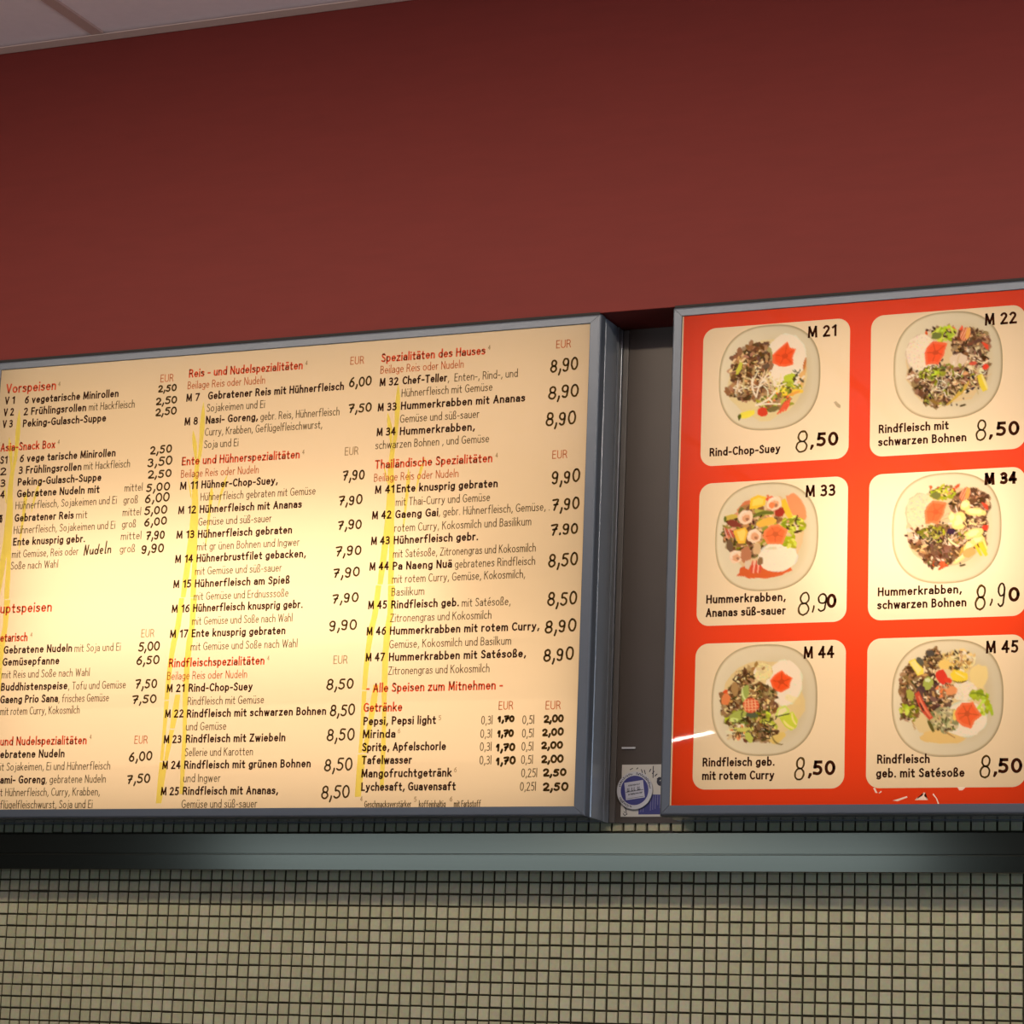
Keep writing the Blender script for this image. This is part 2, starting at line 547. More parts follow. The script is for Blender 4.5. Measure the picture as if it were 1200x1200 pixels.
def setting():
    # mosaic wall: grout slab with every tile standing proud of it
    rng = random.Random(4)
    mb = MB()
    mb.tbox(X_LEFT, X_RIGHT, -ZB / T, ZC + 2, -5, -0.12, 1)
    h = 0.435
    for i in range(-58, 150):
        for j in range(-28, 10 if -3 < i < 94 else 47):
            cx, cy = i + .5 + rng.uniform(-.02, .02), j + .5 + rng.uniform(-.02, .02)
            a, b = h + rng.uniform(-.012, .012), h + rng.uniform(-.012, .012)
            d1 = 0.0 + rng.uniform(-.012, .012)
            e = 0.04
            o = [P(cx - a, cy - b, -.12), P(cx + a, cy - b, -.12), P(cx + a, cy + b, -.12), P(cx - a, cy + b, -.12)]
            n = [P(cx - a + e, cy - b + e, d1), P(cx + a - e, cy - b + e, d1), P(cx + a - e, cy + b - e, d1), P(cx - a + e, cy + b - e, d1)]
            mb.add(o + n, [(4, 5, 6, 7), (0, 1, 5, 4), (1, 2, 6, 5), (2, 3, 7, 6), (3, 0, 4, 7)], 0)
    tag(mb.build('wall_back', [M['tile'], M['grout']]), kind='structure')
    # red fascia above the boxes
    mb = MB()
    mb.tbox(X_LEFT, X_RIGHT, 47.42, ZC + 1.5, -0.12, D - .12)
    tag(mb.build('wall_upper', [M['red_paint']], bevel=0.001), kind='structure')
    # suspended ceiling: angle along the wall, panels and bars
    mb = MB()
    mb.tbox(X_LEFT, X_RIGHT, ZC + .35, ZC + 1.3, D - .12, 560)
    tag(mb.build('ceiling', M['plaster']), kind='structure')
    mb = MB()
    mb.tbox(X_LEFT, X_RIGHT, ZC, ZC + .06, D - .12, D + 1.3)
    mb.tbox(X_LEFT, X_RIGHT, ZC, ZC + 1.2, D - .12, D - .06)
    tag(mb.build('trim_1', M['angle']), kind='structure')
    for k, x in enumerate((6.85 - 31.25, 6.85, 6.85 + 31.25, 6.85 + 62.5)):
        mb = MB()
        mb.tbox(x - .6, x + .6, ZC + .12, ZC + .35, D + 1.2, 300)
        tag(mb.build('trim_%d' % (k + 2), M['tbar']), kind='structure')
    mb = MB()
    mb.box((-4.5, -11.5, -0.1), (3.5, 0.2, 0.0))
    tag(mb.build('floor', M['floor']), kind='structure')


setting()


# ------------------------------------------------------------------ light boxes
def frame_rail(corners, profile, root, mats):
    """mitred extrusion between two corners; corners = (outer a, outer b, inner a, inner b) as (x, y)"""
    (oa, ob, ia, ib) = corners
    mb = MB()
    va, vb = [], []
    ln = Vector((ob[0] - oa[0], ob[1] - oa[1])).normalized() * .02       # hairline mitre joint
    oa, ia = (oa[0] + ln.x, oa[1] + ln.y), (ia[0] + ln.x, ia[1] + ln.y)
    ob, ib = (ob[0] - ln.x, ob[1] - ln.y), (ib[0] - ln.x, ib[1] - ln.y)
    for s, d in profile:                     # s: 0 at the inner edge, 1 at the outer edge
        va.append(P(ia[0] + (oa[0] - ia[0]) * s, ia[1] + (oa[1] - ia[1]) * s, d))
        vb.append(P(ib[0] + (ob[0] - ib[0]) * s, ib[1] + (ob[1] - ib[1]) * s, d))
    n = len(profile)
    fc = [(i, (i + 1) % n, n + (i + 1) % n, n + i) for i in range(n)]
    fc += [tuple(range(n - 1, -1, -1)), tuple(range(n, 2 * n))]
    mb.add(va + vb, fc)
    me = mb.build('frame_rail', mats, root)
    bm = bmesh.new()
    bm.from_mesh(me.data)
    bmesh.ops.recalc_face_normals(bm, faces=bm.faces)
    bm.to_mesh(me.data)
    bm.free()
    return me


def light_box(name, x0, x1, y0, y1, wl, wr, wt, wb, label, cat):
    root = empty(name, P((x0 + x1) / 2, y0, 0))
    tag(root, label, cat)
    O = [(x0, y0), (x1, y0), (x1, y1), (x0, y1)]
    I = [(x0 + wl, y0 + wb), (x1 - wr, y0 + wb), (x1 - wr, y1 - wt), (x0 + wl, y1 - wt)]
    r = 0.26
    prof = [(0, 4.35), (0, D - .05), (.05, D)]
    prof += [(1 - r * (1 - math.sin(math.radians(a))), D - r * (1 - math.cos(math.radians(a)))) for a in (0, 22, 45, 68, 90)]
    prof += [(1, 4.35)]
    for k in range(4):
        frame_rail((O[k], O[(k + 1) % 4], I[k], I[(k + 1) % 4]), prof, root, M['alu'])
    # body: stepped aluminium section behind the hinged frame
    mb = MB()
    steps = [(.30, 4.35), (.30, 4.08), (.10, 4.08), (.04, 4.02), (.04, 1.66), (.10, 1.60), (.26, 1.60), (.26, 1.36), (.05, 1.36), (.0, 1.30), (.0, .62), (.1, .58), (.1, .5), (.0, .46), (.0, .02), (1.2, .02)]
    ring = []
    for ins, dd in steps:
        ring.append([P(x0 + ins, y0 + ins, dd), P(x1 - ins, y0 + ins, dd), P(x1 - ins, y1 - ins, dd), P(x0 + ins, y1 - ins, dd)])
    v = [p for q in ring for p in q]
    fc = []
    for i in range(len(steps) - 1):
        for k in range(4):
            fc.append((4 * i + k, 4 * i + (k + 1) % 4, 4 * i + 4 + (k + 1) % 4, 4 * i + 4 + k))
    n = len(v)
    fc.append((n - 4, n - 3, n - 2, n - 1))
    mb.add(v, fc)
    mb.build('box_body', M['body'], root)
    # black strip standing in for the contact shadow under the red wall
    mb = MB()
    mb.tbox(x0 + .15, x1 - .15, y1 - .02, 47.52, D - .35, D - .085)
    mb.build('shade_strip', M['black'], root)
    return root


def lamps(root, cx, cy, w, h, power, color):
    o = area('backlight', P(cx, cy, 0.6), (0, -1, 0), w * T, h * T, power, color)
    o.parent = root
    o.location = Vector(o.location) - world_loc(root)
    return o


FACE = D - .15      # plane of the acrylic


# ------------------------------------------------------------------ measured tables (mm from the lower right corner of the menu board / lower left of the picture board)
MENU_TEXT = [
  ('Vorspeisen',-1131.8,-1028.2,754.1,'T'), ('4',-1023.9,-1019.4,760.3,'S'), ('EUR',-816.8,-791.0,753.4,'R'), ('V 1',-1132.6,-1112.0,734.1,'B'),
  ('6 vegetarische Minirollen',-1091.1,-899.1,732.8,'B'), ('V 2',-1133.3,-1111.7,712.7,'B'), ('2 Frühlingsrollen',-1091.4,-962.9,711.5,'B'),
  ('mit Hackfleisch',-957.5,-865.1,711.6,'L'), ('V 3',-1133.6,-1112.4,691.3,'B'), ('Peking-Gulasch-Suppe',-1091.2,-920.9,690.1,'B'),
  ('Asia-Snack Box',-1133.9,-1020.8,648.0,'H'), ('4',-1016.3,-1012.1,655.1,'S'), ('S1',-1132.6,-1117.6,625.8,'B'),
  ('6 vege tarische Minirollen',-1092.0,-896.7,626.4,'B'), ('2',-1130.7,-1117.7,605.0,'B','S'), ('3 Frühlingsrollen',-1092.4,-963.7,605.2,'B'),
  ('mit Hackfleisch',-959.0,-866.3,605.6,'L'), ('3',-1128.8,-1118.0,583.7,'B','S'), ('Peking-Gulasch-Suppe',-1092.5,-921.9,584.1,'B'),
  ('4',-1126.9,-1117.5,563.3,'B','S'), ('Gebratene Nudeln mit',-1092.2,-924.0,563.0,'B'), ('mittel',-873.8,-838.1,562.5,'L'),
  ('Hühnerfleisch, Sojakeimen und Ei',-1093.3,-887.8,542.0,'L'), ('groß',-874.3,-845.7,541.0,'L'), ('5',-1122.9,-1118.4,519.5,'B','S'),
  ('Gebratener Reis',-1093.2,-972.4,519.5,'B'), ('mit',-967.7,-945.0,519.2,'L'), ('mittel',-874.2,-837.9,519.5,'L'),
  ('Hühnerfleisch, Sojakeimen und Ei',-1092.9,-887.5,498.0,'L'), ('groß',-874.1,-846.2,498.6,'L'), ('Ente knusprig gebr.',-1092.6,-945.9,476.8,'B'),
  ('mittel',-874.4,-834.1,477.5,'L'), ('mit Gemüse, Reis oder',-1092.9,-957.6,455.0,'L'), ('groß',-874.8,-844.7,455.1,'L'),
  ('Soße nach Wahl',-1093.3,-996.9,434.2,'L'), ('uptspeisen',-1108.2,-1003.0,357.1,'T','Ha'), ('etarisch',-1103.6,-1047.8,306.7,'H','Veg'),
  ('4',-1042.7,-1038.5,313.7,'S'), ('EUR',-821.0,-795.7,306.4,'G'), ('Gebratene Nudeln',-1094.7,-956.1,285.6,'B'),
  ('mit Soja und Ei',-951.4,-859.9,284.9,'L'), ('Gemüsepfanne',-1095.0,-980.0,264.5,'B'), ('mit Reis und Soße nach Wahl',-1094.6,-917.7,242.6,'L'),
  ('Buddhistenspeise',-1094.2,-960.1,220.7,'B'), (', Tofu und Gemüse',-958.4,-844.7,219.9,'L'), ('Gaeng Prio Sana',-1093.8,-977.0,198.9,'B'),
  (', frisches Gemüse',-976.0,-876.1,198.4,'L'), ('mit rotem Curry, Kokosmilch',-1092.0,-932.3,178.4,'L'),
  ('und Nudelspezialitäten',-1087.2,-914.0,125.5,'H','Reis - '), ('4',-908.8,-904.8,134.3,'S'), ('EUR',-820.5,-794.8,125.0,'R'),
  ('ebratene Nudeln',-1085.2,-955.9,103.9,'B','G'), ('it Sojakeimen, Ei und Hühnerfleisch',-1083.3,-864.4,82.3,'L','m'),
  ('ami- Goreng',-1081.2,-991.0,59.9,'B','B'), (', gebratene Nudeln',-989.8,-871.2,60.0,'L'),
  ('t Hühnerfleisch, Curry, Krabben,',-1079.3,-881.1,38.4,'L','mi'), ('flügelfleischwurst, Soja und Ei',-1077.4,-893.8,17.3,'L','Ge'),
  ('Reis - und Nudelspezialitäten',-760.8,-540.6,757.8,'H'), ('4',-535.6,-531.6,764.2,'S'), ('EUR',-450.9,-425.3,759.2,'R'),
  ('Beilage Reis oder Nudeln',-761.8,-611.3,737.3,'R'), ('M 7',-763.0,-736.8,715.3,'B'),
  ('Gebratener Reis mit Hühnerfleisch',-720.5,-460.4,716.3,'B'), ('Sojakeimen und Ei',-721.4,-609.0,694.7,'L'), ('M 8',-763.4,-737.3,673.1,'B'),
  ('Nasi- Goreng,',-721.7,-620.9,673.4,'B'), ('gebr. Reis, Hühnerfleisch',-616.1,-466.3,673.1,'L'),
  ('Curry, Krabben, Geflügelfleischwurst,',-721.9,-497.4,652.4,'L'), ('Soja und Ei',-722.1,-655.7,630.6,'L'),
  ('Ente und Hühnerspezialitäten',-763.6,-536.9,602.6,'H'), ('4',-532.3,-528.3,609.5,'S'), ('EUR',-452.3,-427.2,602.9,'G'),
  ('Beilage Reis oder Nudeln',-763.8,-613.2,581.1,'R'), ('M 11',-764.0,-729.3,559.9,'B'), ('Hühner-Chop-Suey,',-722.4,-575.7,560.3,'B'),
  ('Hühnerfleisch gebraten mit Gemüse',-722.6,-503.3,538.9,'L'), ('M 12',-764.4,-729.7,517.4,'B'),
  ('Hühnerfleisch mit Ananas',-722.8,-527.7,517.3,'B'), ('Gemüse und süß-sauer',-723.7,-583.4,495.7,'L'), ('M 13',-764.7,-730.1,474.7,'B'),
  ('Hühnerfleisch gebraten',-723.2,-543.4,474.1,'B'), ('mit gr ünen Bohnen und Ingwer',-723.4,-528.1,452.6,'L'), ('M 14',-764.4,-729.6,432.5,'B'),
  ('Hühnerbrustfilet gebacken,',-723.0,-514.9,432.4,'B'), ('mit Gemüse und süß-sauer',-723.9,-558.8,410.3,'L'), ('M 15',-764.7,-730.3,389.2,'B'),
  ('Hühnerfleisch am Spieß',-723.0,-542.5,388.9,'B'), ('mit Gemüse und Erdnusssoße',-723.5,-543.5,366.9,'L'), ('M 16',-764.7,-730.3,346.7,'B'),
  ('Hühnerfleisch knusprig gebr.',-723.5,-515.7,346.8,'B'), ('mit Gemüse und Soße nach Wahl',-723.6,-533.5,324.7,'L'),
  ('M 17',-765.0,-730.0,303.7,'B'), ('Ente knusprig gebraten',-723.1,-545.2,303.7,'B'), ('mit Gemüse und Soße nach Wahl',-723.2,-521.6,281.3,'L'),
  ('Rindfleischspezialitäten',-763.4,-581.3,253.6,'H'), ('4',-576.4,-572.4,260.5,'S'), ('EUR',-453.2,-427.5,251.4,'G'),
  ('Beilage Reis oder Nudeln',-764.9,-612.6,232.2,'R'), ('M 21',-764.4,-730.1,211.0,'B'), ('Rind-Chop-Suey',-722.3,-600.9,211.0,'B'),
  ('Rindfleisch mit Gemüse',-722.7,-578.1,188.8,'L'), ('M 22',-764.6,-728.7,168.0,'B'), ('Rindfleisch mit schwarzen Bohnen',-722.6,-461.7,167.5,'B'),
  ('und Gemüse',-722.7,-646.1,146.0,'L'), ('M 23',-763.8,-729.7,124.8,'B'), ('Rindfleisch mit Zwiebeln',-721.6,-534.1,125.1,'B'),
  ('Sellerie und Karotten',-721.7,-593.1,102.7,'L'), ('M 24',-763.3,-728.3,81.5,'B'), ('Rindfleisch mit grünen Bohnen',-721.5,-484.9,81.6,'B'),
  ('und Ingwer',-721.6,-651.2,59.4,'L'), ('M 25',-762.8,-728.5,37.7,'B'), ('Rindfleisch mit Ananas,',-721.1,-542.1,38.1,'B'),
  ('Gemüse und süß-sauer',-721.9,-579.9,16.5,'L'), ('Spezialitäten des Hauses',-393.2,-203.4,759.3,'H'), ('4',-198.8,-194.5,767.0,'S'),
  ('EUR',-77.8,-51.9,760.4,'R'), ('Beilage Reis oder Nudeln',-393.9,-241.5,739.5,'R'), ('M 32',-394.1,-359.3,717.9,'B'),
  ('Chef-Teller',-351.9,-270.6,718.2,'B'), (',  Enten-, Rind-, und',-269.2,-143.9,717.1,'L'), ('Hühnerfleisch mit Gemüse',-352.5,-188.1,697.0,'L'),
  ('M 33',-395.2,-360.5,674.7,'B'), ('Hummerkrabben mit Ananas',-352.7,-129.1,674.9,'B'), ('Gemüse und süß-sauer',-353.2,-209.7,652.8,'L'),
  ('M 34',-395.0,-360.0,632.3,'B'), ('Hummerkrabben,',-352.5,-216.6,631.6,'B'), ('schwarzen Bohnen , und Gemüse',-396.2,-190.3,610.2,'L'),
  ('Thailändische Spezialitäten',-395.4,-182.9,576.5,'H'), ('4',-177.7,-173.4,583.8,'S'), ('EUR',-77.6,-51.6,576.0,'R'),
  ('Beilage Reis oder Nudeln',-395.6,-242.3,554.8,'R'), ('M 41',-392.8,-357.6,534.0,'B'), ('Ente knusprig gebraten',-353.2,-171.6,534.2,'B'),
  ('mit Thai-Curry und Gemüse',-353.7,-184.4,511.8,'L'), ('M 42',-395.9,-360.4,491.0,'B'), ('Gaeng Gai',-353.6,-275.7,490.9,'B'),
  (', gebr. Hühnerfleisch, Gemüse, .',-274.7,-78.9,491.2,'L'), ('rotem Curry, Kokosmilch und Basilikum',-354.1,-110.1,468.3,'L'),
  ('M 43',-395.4,-361.1,447.8,'B'), ('Hühnerfleisch gebr.',-354.1,-202.6,447.6,'B'),
  ('mit Satésoße, Zitronengras und Kokosmilch',-354.0,-100.6,424.8,'L'), ('M 44',-395.9,-360.6,404.9,'B'), ('Pa Naeng Nuä',-353.6,-246.9,404.2,'B'),
  ('gebratenes Rindfleisch',-241.8,-100.7,403.3,'L'), ('mit rotem Curry, Gemüse, Kokosmilch,',-353.5,-117.3,382.5,'L'),
  ('Basilikum',-353.4,-294.3,361.1,'L'), ('M 45',-394.9,-360.7,340.5,'B'), ('Rindfleisch geb.',-353.0,-231.7,340.0,'B'),
  ('mit Satésoße,',-226.5,-140.9,338.9,'L'), ('Zitronengras und Kokosmilch',-353.6,-173.5,317.8,'L'), ('M 46',-395.3,-360.1,297.1,'B'),
  ('Hummerkrabben mit rotem Curry,',-353.2,-89.2,296.8,'B'), ('Gemüse, Kokosmilch und Basilkum',-353.0,-137.2,274.6,'L'),
  ('M 47',-394.7,-359.9,253.9,'B'), ('Hummerkrabben mit Satésoße,',-352.6,-110.7,253.4,'B'), ('Zitronengras und Kokosmilch',-352.5,-173.1,231.0,'L'),
  ('- Alle Speisen zum Mitnehmen -',-390.8,-148.5,202.6,'H'), ('Getränke',-394.1,-324.3,170.8,'H'), ('EUR',-154.4,-129.3,170.0,'R'),
  ('EUR',-73.6,-47.8,168.8,'R'), ('Pepsi, Pepsi light',-392.9,-263.3,149.1,'B'), ('5',-259.1,-254.5,155.1,'S'), ('Mirinda',-392.9,-334.2,127.9,'B'),
  ('6',-330.4,-325.9,135.2,'S'), ('Sprite, Apfelschorle',-392.9,-243.6,106.6,'B'), ('Tafelwasser',-392.5,-302.8,85.5,'B'),
  ('Mangofruchtgetränk',-392.0,-231.5,64.0,'B'), ('6',-227.7,-223.2,71.0,'S'), ('Lychesaft, Guavensaft',-391.2,-223.7,42.2,'B'),
  ('0,3l',-183.9,-164.2,147.0,'L'), ('0,3l',-184.4,-164.4,125.4,'L'), ('0,3l',-184.2,-164.2,104.6,'L'), ('0,3l',-184.0,-163.6,83.1,'L'),
  ('0,5l',-112.6,-92.4,146.4,'L'), ('0,5l',-112.4,-92.3,125.0,'L'), ('0,5l',-112.3,-92.2,104.0,'L'), ('0,5l',-112.2,-92.1,83.0,'L'),
  ('0,25l',-111.0,-84.0,62.0,'L'), ('0,25l',-112.3,-85.3,40.5,'L'), ('4',-391.8,-387.6,25.7,'S'), ('Geschmacksverstärker',-384.0,-300.4,16.0,'F'),
  ('5',-296.0,-291.4,24.4,'S'), ('koffeinhaltig',-286.9,-240.0,15.8,'F'), ('6',-233.0,-228.5,24.4,'S'), ('mit Farbstoff',-225.5,-178.8,15.8,'F'),
]
MENU_PRICES = [
  ('2,50',-820.7,-782.8,735.5,13.5,1.0), ('2,50',-823.7,-780.2,712.9,14.0,1.0), ('2,50',-823.2,-779.8,693.3,14.5,1.0),
  ('2,50',-828.9,-783.5,625.7,16.1,1.0), ('3,50',-832.0,-781.9,604.2,16.6,1.0), ('2,50',-830.3,-781.0,582.9,15.2,1.0),
  ('5,00',-831.7,-782.4,560.1,16.0,1.0), ('6,00',-832.7,-782.4,540.3,17.1,1.0), ('5,00',-832.3,-785.5,518.9,15.9,1.0),
  ('6,00',-830.8,-784.1,499.6,15.9,1.0), ('7,90',-825.3,-786.9,475.6,16.4,1.0), ('9,90',-832.7,-786.7,451.9,16.9,1.0),
  ('5,00',-825.9,-782.7,282.6,16.7,1.0), ('6,50',-827.8,-781.5,259.0,16.1,1.0), ('7,50',-827.1,-782.2,218.3,17.9,1.0),
  ('7,50',-831.2,-782.1,192.8,15.5,1.0), ('6,00',-829.8,-782.4,95.5,17.7,1.0), ('7,50',-830.5,-784.1,57.8,17.1,1.0),
  ('6,00',-452.0,-408.2,719.8,18.5,1.0), ('7,50',-450.5,-405.8,675.2,16.9,1.0), ('7,90',-454.8,-412.0,559.5,19.2,1.0),
  ('7,90',-459.7,-414.3,517.4,18.2,1.0), ('7,90',-458.9,-413.0,475.7,17.5,1.0), ('7,90',-461.3,-410.6,431.6,18.0,1.0),
  ('7,90',-463.2,-411.8,395.2,18.0,1.0), ('7,90',-462.3,-411.8,352.4,17.9,1.0), ('9,90',-465.6,-412.5,306.5,19.3,1.0),
  ('8,50',-464.8,-412.3,209.0,20.0,1.0), ('8,50',-455.7,-408.8,164.8,20.5,1.0), ('8,50',-459.2,-406.6,124.2,22.4,1.0),
  ('8,50',-461.1,-408.0,74.8,22.9,1.0), ('8,50',-464.0,-410.4,30.5,23.1,1.0), ('8,90',-87.6,-36.9,720.6,24.9,1.1),
  ('8,90',-89.5,-34.6,675.8,23.8,1.1), ('8,90',-92.3,-37.9,631.2,24.7,1.1), ('9,90',-78.3,-27.7,534.5,23.8,1.1), ('7,90',-75.9,-26.4,489.7,22.8,1.1),
  ('7.90',-76.7,-27.2,449.7,19.7,1.1), ('8,50',-78.9,-25.4,398.4,24.7,1.1), ('8,50',-78.2,-24.8,335.1,24.9,1.1), ('8,90',-80.8,-24.6,291.7,23.2,1.1),
  ('8,90',-81.3,-27.9,246.0,23.1,1.1), ('1,70',-155.4,-126.0,149.9,10.2,1.25), ('1,70',-155.2,-126.5,126.3,11.6,1.25),
  ('1,70',-156.8,-123.0,103.5,12.2,1.25), ('1,70',-155.9,-121.4,82.1,12.6,1.25), ('2,00',-76.4,-41.6,147.8,12.2,1.2),
  ('2,00',-78.2,-40.8,126.9,12.5,1.2), ('2,00',-79.2,-41.1,106.2,11.8,1.2), ('2,00',-78.3,-39.6,84.0,12.5,1.2), ('2,50',-74.6,-33.4,62.7,12.1,1.2),
  ('2,50',-74.0,-29.7,39.9,13.4,1.2), ('Nudeln',-946.5,-890.2,453.7,17.4,0.8),
]
BAMBOO = [

  (((-729.2, 712.8), (-728.5, 712.8)),((-731.8, 693.4), (-724.8, 693.0)),((-733.3, 672.4), (-723.4, 668.8)),((-732.3, 648.3), (-724.6, 647.8)),((-732.8, 627.3), (-725.6, 623.9)),((-735.1, 603.5), (-729.1, 603.2))),
  (((-746.1, 663.5), (-745.4, 663.5)),((-746.6, 652.1), (-741.0, 653.3)),((-744.9, 637.0), (-736.7, 639.5)),((-740.2, 618.8), (-735.2, 623.0)),((-737.5, 603.6), (-735.1, 603.5))),
  (((-737.5, 603.6), (-729.1, 603.2)),((-739.2, 585.8), (-729.9, 585.3)),((-740.5, 562.0), (-729.5, 561.4)),((-739.1, 538.1), (-726.5, 537.4)),((-740.3, 508.4), (-724.4, 507.7)),((-741.2, 478.8), (-724.3, 478.1)),((-743.9, 446.4), (-722.6, 445.5))),
  (((-743.9, 446.4), (-732.2, 445.9)),((-747.1, 408.2), (-735.5, 407.8)),((-749.2, 373.0), (-739.9, 372.7))),
  (((-730.9, 445.9), (-722.6, 445.5)),((-730.8, 407.6), (-720.6, 407.2)),((-730.3, 372.4), (-720.0, 372.0))),
  (((-750.2, 580.4), (-749.4, 579.8)),((-747.1, 565.3), (-743.5, 562.1)),((-741.9, 544.2), (-739.9, 544.1))),
  (((-703.0, 566.0), (-702.3, 565.9)),((-705.6, 551.3), (-698.3, 550.9)),((-706.4, 524.6), (-700.4, 524.3)),((-707.4, 492.1), (-703.4, 491.9)),((-708.4, 459.7), (-706.5, 459.6))),
  (((-673.7, 582.3), (-673.1, 582.2)),((-681.3, 567.8), (-676.7, 563.1)),((-685.7, 550.2), (-682.3, 544.1)),((-688.2, 523.7), (-687.5, 523.7))),
  (((-751.9, 371.9), (-741.9, 371.6)),((-756.0, 324.5), (-745.6, 324.1)),((-762.2, 296.2), (-751.4, 295.9)),((-765.4, 261.5), (-756.0, 261.3)),((-767.3, 230.1), (-758.0, 229.9)),((-767.9, 198.7), (-759.3, 198.6))),
  (((-729.7, 371.1), (-717.5, 370.7)),((-728.4, 323.6), (-718.4, 323.3)),((-732.8, 295.3), (-720.7, 295.0)),((-733.9, 260.7), (-722.9, 260.4)),((-733.4, 229.3), (-722.7, 229.1)),((-732.6, 198.0), (-722.6, 197.8)),((-730.0, 166.8), (-722.2, 166.6)),((-728.4, 135.6), (-720.6, 135.5)),((-728.4, 86.0), (-719.9, 86.0)),((-727.1, 39.8), (-720.1, 39.7))),
  (((-747.4, 207.1), (-737.8, 206.9)),((-751.5, 179.6), (-739.4, 179.4)),((-753.9, 150.0), (-744.3, 149.9))),
  (((-753.8, 147.9), (-744.9, 147.7)),((-758.5, 120.5), (-749.3, 120.4)),((-760.9, 95.7), (-753.8, 95.6))),
  (((-767.7, 196.9), (-759.2, 196.7)),((-767.7, 167.4), (-759.8, 167.3)),((-767.5, 136.2), (-761.1, 136.1)),((-768.8, 95.8), (-762.4, 95.7))),
  (((-769.3, 93.3), (-754.4, 93.2)),((-770.5, 61.7), (-757.4, 61.6)),((-771.3, 24.6), (-760.6, 24.6))),
]
BAMBOO_OFFSETS = [[-372.2, 10.0], [0, 0], [369.2, 8.4]]
CARD_TEXT = {
  'A': [('M 21', 225.0, 271.4, 746.3, 'N'), ('Rind-Chop-Suey', 67.2, 183.3, 564.8, 'D'), (',', 230.8, 238.0, 571.1, 'P'), ('50', 241.1, 276.8, 570.7, 'P')],
  'B': [('M 22', 505.7, 555.0, 745.1, 'N'), ('Rindfleisch mit', 340.8, 450.3, 585.8, 'D'), ('schwarzen Bohnen', 340.3, 477.8, 565.6, 'D'), (',', 511.6, 518.1, 570.7, 'P'), ('50', 522.5, 558.8, 570.5, 'P')],
  'C': [('M 33', 225.6, 273.4, 491.1, 'N'), ('Hummerkrabben,', 67.6, 196.5, 329.6, 'D'), ('Ananas süß-sauer', 67.4, 196.9, 308.4, 'D'), ('0', 261.7, 277.5, 316.0, 'P')],
  'D': [('M 34', 505.7, 555.0, 495.7, 'N'), ('Hummerkrabben,', 342.2, 471.6, 331.5, 'D'), ('schwarzen Bohnen', 341.5, 478.8, 311.4, 'D'), ('0', 542.2, 559.2, 316.0, 'P')],
  'E': [('M 44', 226.7, 275.1, 238.8, 'N'), ('Rindfleisch geb.', 67.9, 183.4, 75.4, 'D'), ('mit rotem Curry', 67.7, 183.3, 54.8, 'D'), (',', 235.8, 240.5, 60.5, 'P'), ('50', 243.3, 279.3, 60.4, 'P')],
  'F': [('M 45', 508.5, 557.1, 239.2, 'N'), ('Rindfleisch', 343.9, 424.3, 76.8, 'D'), ('geb. mit Satésoße', 342.5, 477.0, 55.8, 'D'), (',', 519.1, 523.3, 60.1, 'P'), ('50', 526.5, 563.0, 60.6, 'P')],
}
CARD_PRICES = {
  'A': [('8', 205.6, 226.5, 564.2, 32.2, 1.2)],
  'B': [('8', 489.8, 507.3, 566.9, 30.6, 1.2)],
  'C': [('8', 213.6, 233.9, 307.6, 34.4, 1.2), (',', 238.7, 243.0, 317.2, 19.7, 1.2), ('9', 245.2, 262.2, 312.8, 25.5, 1.2)],
  'D': [('8', 489.6, 506.8, 306.8, 35.6, 1.2), (',', 513.2, 519.7, 318.5, 20.5, 1.2), ('9', 524.0, 536.8, 311.1, 33.0, 1.2)],
  'E': [('8', 212.9, 229.8, 54.6, 32.2, 1.2)],
  'F': [('8', 497.5, 514.5, 55.0, 31.5, 1.2)],
}
PLATES = {
  'A': (163.1, 687.3, 83.3, 85.4, 582.5, 470.0, 339.5, 352.0),
  'B': (448.2, 687.2, 85.0, 84.9, 666.5, 527.5, 383.5, 377.5),
  'C': (163.4, 432.0, 83.6, 85.8, 563.0, 509.0, 345.0, 363.0),
  'D': (447.5, 432.9, 84.2, 85.4, 657.0, 472.5, 385.0, 389.5),
  'E': (164.7, 176.8, 84.8, 86.2, 547.5, 460.0, 354.5, 374.0),
  'F': (450.1, 174.0, 85.1, 88.3, 662.5, 468.5, 394.5, 413.5),
}


K = 0.05            # table millimetres -> tile pitches

# ---- the large menu board on the left
LX1, LY0, LY1 = 55.83, 6.70, 47.33
LX0 = LX1 - 58.19
menu = light_box('menu_board', LX0, LX1, LY0, LY1, .95, .95, .74, .78,
                 'large backlit cream menu board covered with printed dish names and handwritten prices', 'menu board')
lamps(menu, LX1 - 34, LY0 + 19.5, 40, 12, MENU_LAMP * .66, LAMP)
lamps(menu, LX1 - 29, LY0 + 8.0, 56, 14, MENU_LAMP * .27, LAMP)
lamps(menu, LX1 - 29, LY0 + 20.3, 57, 39.5, MENU_LAMP * .95, LAMP)
mb = MB()
flat_poly(mb, [(LX0 + .7, LY0 + .5), (LX1 - .7, LY0 + .5), (LX1 - .7, LY1 - .5), (LX0 + .7, LY1 - .5)], FACE)
face = mb.build('menu_panel', M['acrylic'], menu)

